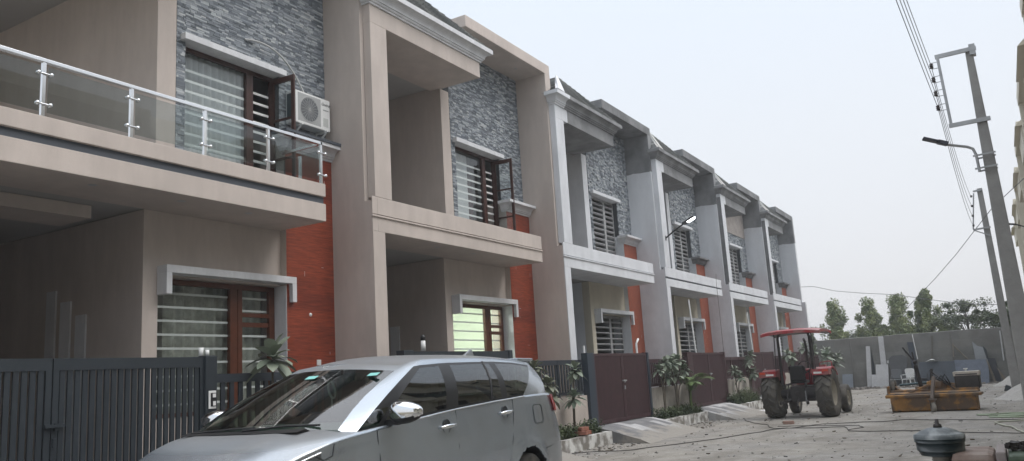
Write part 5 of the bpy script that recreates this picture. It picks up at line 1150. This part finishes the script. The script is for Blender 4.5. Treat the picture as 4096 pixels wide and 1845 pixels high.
# ------------------------------------------------------------------ opposite row (seen edge-on at the right, mirrored in glass)
m_opp = M('cream_paint_opposite', (.62,.58,.48), .8, var=.05)
for k, y in enumerate((-8.5, .6, 9.7, 18.8, 27.9, 37.0, 46.5, 56.5)):
    L = (9.1,9.1,9.1,9.1,9.1,9.5,10,10)[k]; XO = 1.57
    nm = ('far behind the camera', 'behind the camera', 'beside the camera', 'opposite the maroon gates', 'whose roof edge shows highest at the right edge of the photo', 'whose roof edge shows second highest at the right edge of the photo', 'third roof edge at the right edge of the photo', 'lowest and farthest roof edge at the right edge of the photo')[k]
    r = empty('opposite_house', (XO, y, 0), 0, 'cream house across the court, ' + nm.replace(' of the photo','').replace('whose ',''), 'house', 'houses across the court')
    MB().box(1.2, 9, 0, L-.01, GZ-.1, 9.7).build('wall', m_opp, r)
    b = MB(); b.box(0, 2.4, 0, 5.4, 9.96, 10.30); b.build('roof_slab', m_opp, r, bevel=.01)
    MB().box(.02, 1.2, 5.1, 5.4, GZ, 9.96).build('side_wall', m_opp, r)
    MB().box(-.02, 1.2, 5.7, L-.1, 8.5, 9.3).prism([(-.2,9.3),(1.2,9.3),(1.2,10.6)], 'y', 5.6, L-.05).build('portico', m_opp, r)
    MB().box(-.02, 1.2, 1.2, L-.2, 4.43, 5.1).build('balcony_fascia', m_opp, r)
    for (u, z0, z1) in ((1.2, 1.2, 3.4), (1.2, 5.2, 7.4), (6.8, 5.0, 7.6)):
        fo = MB().box(1.14, 1.19, u, u+2.6, z0, z1).build('window', m_wood, r); MB().box(1.12, 1.135, u+.1, u+2.5, z0+.1, z1-.1).build('pane', m_black, fo)
    MB().box(-.4, -.3, .2, L-.3, GZ, 1.9).build('front_wall', m_opp, r) if k < 3 else None

# ------------------------------------------------------------------ plants
def leafquad(mb, base, d, up, L, Wd, droop=.25, mi=0):
    d = d.normalized(); s = d.cross(up); 
    if s.length < 1e-3: s = Vector((1,0,0))
    s.normalize(); u = s.cross(d); vs = []
    prof = ((0,.10),(.25,.62),(.55,1.0),(.82,.75),(1,.05))
    for t, w_ in prof:
        c = base + d*L*t - Vector((0,0,1))*droop*L*t*t
        vs += [c - s*Wd*w_/2 + u*Wd*.12*w_, c, c + s*Wd*w_/2 + u*Wd*.12*w_]
    mb.add(vs, [(3*k+j, 3*k+j+1, 3*k+j+4, 3*k+j+3) for k in range(4) for j in range(2)], mi, True)
def frangipani(loc, tips, label, Ls=.34, n=16, seed=1, dusty=0):
    rr = random.Random(seed); r = empty('frangipani', loc, 0, label, 'plant', 'frangipani plants in the planters')
    st = MB(); lf = MB()
    for (x, y, z) in tips:
        mid = Vector((x*.25+.03*rr.uniform(-1,1), y*.25, z*.55)); st.tube([(0,0,0), tuple(mid), (x,y,z)], [.028,.022,.016], 7)
        for k in range(n):
            a = k*2.4+rr.random()*.4; el = R(70-100*(k/n)**.9 + rr.uniform(-8,8)); d = Vector((math.cos(a)*math.cos(el), math.sin(a)*math.cos(el), math.sin(el)))
            leafquad(lf, Vector((x+.02*rr.uniform(-1,1),y+.02*rr.uniform(-1,1),z-.10*(k/n))), d, Vector((rr.uniform(-.3,.3),rr.uniform(-.3,.3),1)), Ls*(.6+.4*rr.random()), Ls*.37, .25+.45*(k/n)*rr.random())
    st.build('stem', m_bark, r); lf.build('leaves', m_plum if not dusty else m_plumd, r, recalc=False); return r
m_plumd = leaf_mat('dusty_frangipani_leaves', (.13,.15,.10), (.22,.23,.17))
frangipani((-9.2, 8.58, .06), [(0,0,2.02)], 'frangipani with one large leaf rosette above the first slate fence', .50, 22, 3)
frangipani((-9.25, 16.3, .06), [(.05,-.35,1.55),(-.02,.15,1.72),(.1,.55,1.35),(.1,-.1,1.25),(.15,-.55,1.2),(0,.8,1.1),(.1,.25,1.0)], 'dusty bushy frangipani beside the car tail', .34, 26, 5, 1)
frangipani((-9.2, 18.1, .06), [(0,.25,1.65),(.05,.0,1.0)], 'thin frangipani against the blue-black gate post', .34, 24, 8)
frangipani((-9.2, 24.3, .06), [(0,-.25,1.55),(.05,.15,1.75),(.0,.4,1.35)], 'dark frangipani right of the nearest maroon gate', .32, 26, 11)
frangipani((-9.2, 25.4, .06), [(0,-.3,1.72),(0,.3,1.80),(.05,.75,1.5),(0,.05,1.35)], 'broad frangipani left of the palm sapling', .37, 26, 12)
frangipani((-9.2, 32.3, .06), [(0,-.2,1.35),(0,.45,1.1)], 'low frangipani on the left of the fourth planter', .34, 22, 13)
frangipani((-9.2, 34.2, .06), [(0,0,1.65),(.0,.4,1.9),(.1,.2,1.2)], 'tall frangipani beside the third maroon gate', .37, 24, 14)
frangipani((-9.0, 40.6, .06), [(0,0,1.9),(.1,.5,1.7)], 'frangipani seen through the tractor canopy posts', .48, 16, 15)
frangipani((-8.9, 44.0, .06), [(0,0,2.2),(.4,.4,2.0),(.9,.6,1.7)], 'frangipani just right of the tractor canopy posts', .55, 18, 16)
frangipani((-8.3, 46.5, .0), [(0,0,2.0),(.5,.4,1.7),(.2,.8,1.4)], 'spreading frangipani at the left end of the boundary wall', .55, 18, 17)
def palm(loc):
    r = empty('palm_sapling', loc, 0, 'palm sapling with arching fronds in front of the second maroon gate', 'palm'); rr = random.Random(4)
    st = MB(); st.tube([(0,0,0),(.02,.0,.5),(.04,.02,.9)], [.05,.04,.025], 8); st.build('stem', m_palm, r); lf = MB()
    for k, (a, el, L) in enumerate(((80,62,1.6),(95,45,1.5),(-80,70,1.3),(60,78,1.4),(-60,55,1.2),(110,58,1.5),(20,70,1.2))):
        d = Vector((math.cos(R(a))*math.cos(R(el)), math.sin(R(a))*math.cos(R(el)), math.sin(R(el)))); P = []
        for q in range(9): t = q/8; P.append(Vector((.03,0,.7)) + d*L*t - Vector((0,0,.55*L*t*t)) + Vector((math.cos(R(a)),math.sin(R(a)),0))*.25*L*t*t)
        lf.tube(P, [.012]*9, 5)
        for q in range(1, 26):
            t = q/26*8; i0 = min(7, int(t)); c = P[i0].lerp(P[i0+1], t-i0); ax = (P[i0+1]-P[i0]).normalized(); sdv = ax.cross(Vector((0,0,1))).normalized()
            for s in (-1,1): leafquad(lf, c, ax*.75+sdv*s*.8, Vector((0,0,1)), .34*(1-.5*abs(q/26-.4)), .035, .3)
    lf.build('fronds', m_palm, r, recalc=False)
palm((-9.15, 26.5, .06))
# low ground cover in each planter
for q, (ya, yb, dens, hh, l) in enumerate(((16.1,19.3,520,.30,'nearest planter beside the car tail'), (23.6,27.2,520,.30,'planter between the two nearest maroon gates'), (31.3,34.9,650,.42,'planter left of the tractor'), (39.2,42.7,300,.3,'planter behind the tractor'))):
    mb = MB(); rr = random.Random(20+q)
    for k in range(dens):
        c = Vector((-9.02-.42*rr.random(), ya+(yb-ya)*rr.random(), .06)); h = hh*(.4+.8*rr.random())*(1+.5*mn.noise(Vector((c.y*1.3, q, 0))))
        for j in range(7):
            b = c + Vector((rr.uniform(-.07,.07), rr.uniform(-.07,.07), h*rr.random())); d = Vector((rr.uniform(-1,1), rr.uniform(-1,1), rr.uniform(-.1,1))); leafquad(mb, b, d, Vector((0,0,1)), .09, .035, .1)
    tag(mb.build('ground_cover', m_bush, recalc=False), 'low leafy ground cover filling the ' + l, 'ground cover', kind='stuff')
# ------------------------------------------------------------------ trees beyond the wall
def tree(loc, kind, h, wd, label, seed, dens=1.0):
    rr = random.Random(seed); r = empty('eucalyptus_tree' if kind == 'e' else 'spreading_tree', loc, 0, label, 'tree', 'trees beyond the boundary wall')
    tr = MB(); cr = MB(); clumps = []
    tr.tube([(0,0,-.4),(.05,0,h*.35),(.0,.05,h*.7),(.03,0,h*.95)], [.16*h/6,.12*h/6,.06*h/6,.02], 8)
    nb = 52 if kind == 'e' else 34
    for k in range(nb):
        if kind == 'e': t = .25+.75*k/nb; rad = wd*(1-.75*max(0,(t-.45)/.55)**1.2)*(.55+.45*min(1,(t-.2)/.2)); a = k*2.4+rr.random(); zz = h*t; q = rad*rr.uniform(.1,1.12); c = Vector((q*math.cos(a), q*math.sin(a), zz+rr.uniform(-.2,.3)))
        else: a = k*2.4+rr.random()*.6; el = rr.uniform(.12,1.0); q = wd*rr.uniform(.45,1.0); c = Vector((q*math.cos(a)*math.sqrt(1-el*el*.8), q*math.sin(a)*math.sqrt(1-el*el*.8), h*.5+h*.48*el*rr.uniform(.75,1.05)))
        base = Vector((0,0,max(h*.2, c.z-(.35*h if kind == 'e' else .3*h)*rr.uniform(.6,1)))); m2 = base.lerp(c,.55)+Vector((0,0,.04*h)); tr.tube([tuple(base),tuple(m2),tuple(c)], [.035*h/6,.022*h/6,.008], 5, cap=False)
        clumps.append((c, wd*(.23 if kind == 'e' else .25)*rr.uniform(.45,1.4)))
    for c, s in clumps:
        for k in range(int((230 if kind == 'e' else 210)*dens)):
            v = Vector((rr.gauss(0,1), rr.gauss(0,1), rr.gauss(0,1))); v = v.normalized()*s*1.15*rr.random()**.6; v.z *= (1.25 if kind == 'e' else .62)
            p = c+v; sz = rr.uniform(.06,.12)
            d = Vector((rr.uniform(-1,1), rr.uniform(-1,1), rr.uniform(-1.2,.4) if kind == 'e' else rr.uniform(-.6,.6))).normalized(); s2 = d.cross(Vector((rr.uniform(-1,1),rr.uniform(-1,1),rr.uniform(-1,1)))).normalized()*sz*.45
            cr.add([p-d*sz, p+s2, p+d*sz, p-s2], [(0,1,2,3)])
    tr.build('trunk', m_bark, r); cr.build('crown', m_leafA if kind == 'e' else m_leafB, r, recalc=False)
TY = 66; kf = TY/60
def tz(z): return 1.5+(z-1.5)*kf
tree((-9.9*kf, TY, 0), 'e', tz(5.25), 1.3, 'pointed eucalyptus at the left, next to the last house', 31)
tree((-7.75*kf, TY+1, 0), 'e', tz(5.1), 1.25, 'second eucalyptus from the left beyond the wall', 32)
tree((-5.85*kf, TY, 0), 'e', tz(5.3), 1.5, 'rounded eucalyptus in the middle beyond the wall', 33)
tree((-4.15*kf, TY, 0), 'e', tz(5.5), 1.3, 'tallest eucalyptus just left of the spreading tree', 34, 1.2)
tree((-1.95*kf, TY, 0), 's', tz(5.15), 2.0, 'broad spreading tree with gaps of sky near the poles', 35)
tree((-11.5*kf, TY-2, 0), 's', tz(3.7), 1.0, 'dark low tree tucked behind the corner of the last house', 36)
tree((-8.75*kf, TY+30, 0), 's', 5.3, 1.6, 'small distant tree between the two left eucalyptuses', 37, .8)
tree((.75*kf, TY-4, 0), 's', tz(4.7), 1.6, 'dark tree at the right edge past the poles', 38)
tree((-6.8*kf, TY+22, 0), 's', 4.2, 1.8, 'low distant bushy tree behind the middle eucalyptuses', 39, .8)
tree((-10.0*kf, TY+18, 0), 's', 4.3, 2.4, 'low distant bushy tree behind the pointed eucalyptus', 41, .8)

hz = bpy.data.materials.new('haze_air'); hz.use_nodes = True; ht = hz.node_tree; ht.nodes.clear()
ho = ht.nodes.new('ShaderNodeOutputMaterial'); pv = ht.nodes.new('ShaderNodeVolumePrincipled'); pv.inputs['Color'].default_value = (.93,.95,.97,1); pv.inputs['Density'].default_value = .002; pv.inputs['Anisotropy'].default_value = .3
ht.links.new(pv.outputs[0], ho.inputs['Volume'])
tag(MB().box(-300.5, 300.5, -150.5, 420.5, GZ-1.6, 13).build('haze', hz), kind='stuff')
# ------------------------------------------------------------------ small things on the court
def zg(x, y): return GZ + .018*mn.noise(Vector((x*.8, y*.8, 0))) + .008*mn.noise(Vector((x*3, y*3, 3))) + (.10*max(0, mn.noise(Vector((x*.9, y*.45, 7))))*min(1,(x+1.2)/1.5) if x > -1.2 and y > 28 else 0)
def line_on(pts, rr, name, mat, label, cat, wig=.05, n=14, seed=0):
    P = []; 
    for (a, b) in zip(pts[:-1], pts[1:]):
        for k in range(n):
            t = k/n; x = a[0]+(b[0]-a[0])*t; y = a[1]+(b[1]-a[1])*t; x += wig*mn.noise(Vector((x*1.3, y*1.3, seed))); y += wig*2*mn.noise(Vector((x*1.1, y*1.1, seed+9))); P.append((x, y, zg(x, y)+rr*.9+.006))
    o = MB().tube([(p[0]-P[0][0], p[1]-P[0][1], p[2]-P[0][2]) for p in P], rr, 6).build(name, mat, None, P[0]); return tag(o, label, cat)
line_on([(-8.7,16.9),(-7.5,17.6),(-6.36,20.1),(-5.6,22.4),(-4.6,24.1),(-3.54,24.3),(-2.5,24.9),(-.1,23.9),(1.3,23.6)], .010, 'electric_cable', m_cable, 'dark cable running from the nearest planter past the tractor', 'cable', .12, seed=1)
line_on([(-8.1,28.6),(-7.3,26.2),(-6.3,24.6),(-5.68,23.05),(-4.6,22.9),(-3.9,22.9),(-3.7,22.3),(-3.6,21.7),(-3.0,21.4),(-2.15,21.27),(0.0,20.05),(1.3,19.5)], .010, 'electric_cable', m_cable, 'second dark cable with a bend, nearer to the sweeper front', 'cable', .10, seed=2)
line_on([(-5.7,23.8),(-4.6,23.5),(-3.5,23.2),(-3.4,22.5),(-3.7,22.0)], .009, 'electric_cable', m_cable, 'short dark cable joining the bend right of the brick', 'cable', .1, seed=3)
m_hose = M('pale_green_hose', (.30,.36,.25), .6)
line_on([(1.3,26.2),(.4,26.3),(-.5,26.2),(-1.0,26.0),(-.6,25.7),(.0,25.9),(.5,25.5),(-.2,25.1),(-.6,25.2),(-.3,24.7),(.5,24.6),(.2,25.3),(-.4,25.6),(.6,25.9),(1.3,25.2)], .02, 'garden_hose', m_hose, 'pale green hose in loose coils at the right', 'hose', .12, seed=4)
line_on([(1.3,23.7),(.3,23.5),(-.35,23.4),(-.5,23.1),(-.4,22.5),(-.1,21.2),(.1,19.8),(.5,18.9)], .02, 'garden_hose', M('pale_hose', (.42,.42,.34), .6), 'pale hose bent sharply below the coiled one', 'hose', .06, seed=5)
m_brk = M('clay_brick', (.30,.13,.09), .9, var=.3, vscale=10)
def brick_(loc, rz, label, z=None, mat=m_brk):
    o = MB().box(-.15,.15,-.07,.07,0,.09).build('brick', mat, None, (loc[0], loc[1], zg(*loc)-.002 if z is None else z), rz, bevel=.008); tag(o, label, 'brick', 'loose bricks')
brick_((-5.64,24.54), R(5), 'pinkish brick lying alone in front of the tractor', mat=M('dusty_brick', (.34,.22,.18), .9, var=.2))
brick_((-8.98,18.0), R(10), 'brick on the nearest planter kerb, lower left one', .13)
brick_((-9.02,18.3), R(-20), 'brick on the nearest planter kerb, lower right one', .13)
brick_((-9.0,18.15), R(80), 'brick lying on top of the two on the nearest kerb', .22)
bg_ = MB(); vs = []
for j in range(7):
    for i in range(9): vs.append((-.4+.1*i, -.25+.08*j, .02+.09*rng.random()*(1-abs(i-4)/5)))
bg_.add(vs, [(j*9+i, j*9+i+1, (j+1)*9+i+1, (j+1)*9+i) for j in range(6) for i in range(8)]); o = bg_.build('torn_sack', m_white, None, (-8.1, 31.2, GZ)); tag(o, 'crumpled white sack on the ramp beside the fourth planter', 'sack')
db_ = MB(); rr = random.Random(77)
for k in range(2600):
    y = 13+36*rr.random()**1.3; x = -8.3+ (8.8*rr.random()); s = .012+.03*rr.random()**3
    if rr.random() < .6: x = -8.75+.9*rr.random()**1.6
    a = rr.random()*6.3; db_.obox((x,y,zg(x,y)+s*.3), (s*math.cos(a),s*math.sin(a),s*.3*rr.random()), (-s*.6*math.sin(a),s*.6*math.cos(a),0), (0,0,s*.25), rr.randint(0,2))
tag(db_.build('debris', [M('dry_leaf', (.10,.075,.05), .9), M('stone_chip', (.36,.35,.33), .9), M('dark_chip', (.12,.115,.11), .9)]), 'small stones and dry leaves scattered over the court', 'debris', kind='stuff')
for (x, y, z0, zt, l) in ((-9.62, 28.85, 2.0, 4.0, 'tall white plastic pipe standing behind the second maroon gate'), (-9.62, 36.6, 2.0, 3.85, 'tall white plastic pipe standing behind the third maroon gate')):
    o = MB().tube([(0,0,-2.2),(.03,.05,0),(-.02,-.05,zt-z0)], .03, 8).build('plastic_pipe', m_pvc, None, (x,y,z0)); tag(o, l, 'pipe')
o = MB().tube([(0,0,-2.3),(0,0,.28),(.03,.06,.38),(.0,.18,.42)], .035, 8).build('bent_plastic_pipe', m_pvc, None, (-9.66, 23.55, 2.1)); tag(o, 'white pipe with a hooked top at the nearest maroon gate', 'pipe')
o = MB().tube([(0,0,-2.3),(0,0,.2)], .03, 8).build('plastic_pipe', m_pvc, None, (-9.66, 19.9, 2.1)); tag(o, 'short white pipe end above the blue-black gate post', 'pipe')
o = MB().tube([(0,0,0),(0,0,-4.6)], .008, 5).tube([(0,0,0),(-.02,.15,.3)], .008, 5).build('hanging_cable', m_cable, None, (-9.80, 33.0, 5.0)); tag(o, 'thin dark cable hanging down the fourth house', 'cable')
# crockery on gate pillar
o = MB().lathe([(0,0),(.035,0),(.03,.05),(.035,.11),(0,.11)], (0,0,0), n=12).lathe([(0,0),(.03,0),(.03,.08),(0,.08)], (0,.1,0), n=12).build('glass_jars', m_white, None, (GX-.06, 7.55, 2.10)); tag(o, 'two small pale fittings on top of the slate gate pillar', 'fittings')
fl = empty('gate_lamp', (-9.6, 12.75, 2.17), 0, 'small white and black camera on the second gate', 'camera')
MB().lathe([(0,0),(.05,0),(.045,.2),(0,.2)], (0,0,0), n=14).build('casing', m_white, fl); MB().lathe([(0,.2),(.048,.2),(.045,.28),(0,.32)], (0,0,0), n=14).build('cap', m_black, fl)

# ------------------------------------------------------------------ foreground machine (air cleaner on an old engine)
m_bowl = M('smoky_black_plastic', (.016,.024,.026), .3, var=.15, vscale=8, coat=.3)
m_dusty = M('dusty_bowl_lid', (.065,.078,.082), .45, var=.35, vscale=9, dust=((.34,.36,.36), .5, 14, .55))
m_grn = M('old_green_paint', (.045,.07,.04), .6, var=.5, vscale=14)
m_rust = M('dusty_rusty_tank', (.19,.135,.11), .7, var=.3, vscale=10, dust=((.28,.24,.21), .6, 9, .55))
def dbl(p): return [q for a in p for q in (a, a)]
def machine():
    k = 4.6/3.2
    def w(x, z): return (x*k, 1.5+(z-1.5)*k)
    cx, zr = w(-.2425, 1.237); D = (w(-.162,0)[0]-w(-.322,0)[0])/2
    r = empty('diesel_engine', (cx, 4.6, GZ), R(0), 'old diesel engine with a round air cleaner bowl, close to the camera at lower right', 'engine'); z = zr-GZ
    MB().lathe([(0,z+.026),(.03,z+.026),(D*.45,z+.022),(D*.72,z+.010),(D*.84,z+.0),(D*.84,z+.0),(D*.98,z-.006),(D*1.0,z-.012),(D*1.0,z-.012),(D*1.0,z-.024),(D*1.0,z-.024),(D*.96,z-.026)], (0,0,0), n=40).build('cleaner_lid', m_dusty, r)
    MB().lathe(dbl([(D*.985,z-.020),(D*.985,z-.040),(D*.94,z-.043),(D*.925,z-.080),(D*.86,z-.085),(D*.79,z-.104),(.045,z-.112),(0,z-.112)]), (0,0,0), n=40).build('cleaner_bowl', m_bowl, r)
    MB().lathe([(0,z+.066),(.008,z+.066),(.009,z+.045),(.018,z+.04),(.02,z+.025),(0,z+.02)], (0,0,0), n=8).build('wing_nut', m_iron, r)
    MB().lathe([(.045,z-.085),(.04,z-.17),(.055,z-.2),(.055,z-.35)], (.0,0,0), n=20).build('intake_pipe', M('grey_pipe', (.2,.19,.17), .6, var=.3), r)
    MB().box(.045,.23,-.12,.22,z-.32,z-.086).build('fuel_tank', m_rust, r, bevel=.03)
    MB().box(.232,.275,-.13,.24,z-.34,z-.080).build('tank_strap', M('strap_grey', (.22,.19,.18), .7), r, bevel=.008)
    MB().box(.28,1.1,-.20,.40,z-.42,z-.088).build('engine_cover', m_grn, r, bevel=.02)
    ra = MB(); rr = random.Random(5)
    for q in range(26): a = rr.random()*6.3; ra.obox((.335+.05*rr.uniform(-1,1), .03*rr.uniform(-1,1), z-.072+.014*rr.random()), (.018*math.cos(a), .018*math.sin(a), .004), (-.012*math.sin(a), .012*math.cos(a), .002), (0,0,.009))
    ra.build('oily_rag', m_iron, r)
    MB().lathe([(0,z-.09),(.10,z-.09),(.105,z-.07),(.09,z-.06),(0,z-.058)], (.45,.06,0), n=26).build('valve_cover', M('polished_worn_metal', (.25,.23,.2), .35, .7, var=.3), r)
    MB().tube([(.57,.02,z-.09),(.57,.02,z-.0)], .012, 8).box(.545,.595,.0,.04,z-.008,z+.002).build('throttle_lever', m_rust, r)
    MB().tube([(.48,.0,z-.06),(.55,.0,z-.03),(.64,.02,z+.0),(.75,.05,z+.02)], .010, 6).build('fuel_line', m_rust, r)
    fl = MB(); fl.box(-.25,1.1,-.2,.4,.35,z-.43); fl.build('crankcase', m_grn, r, bevel=.03)
    for x, y in ((-.15,-.18),(.95,-.18),(-.15,.38),(.95,.38)): MB().beam((x,y,.40),(x,y,0),.07,.07).build('leg', m_iron, r)
    MB().lathe([(.06,-.05),(.27,-.05),(.30,-.03),(.30,.03),(.27,.05),(.06,.05)], (.2,-.28,.62), 'y', 32).lathe([(0,-.02),(.25,-.02)], (.2,-.28,.62), 'y', 24).build('flywheel', m_iron, r)
    MB().lathe([(0,z-.20),(.03,z-.2),(.05,z-.185),(.02,z-.17),(0,z-.17)], (-.08,-.02,0), n=14).build('elbow', m_rust, r)
machine()
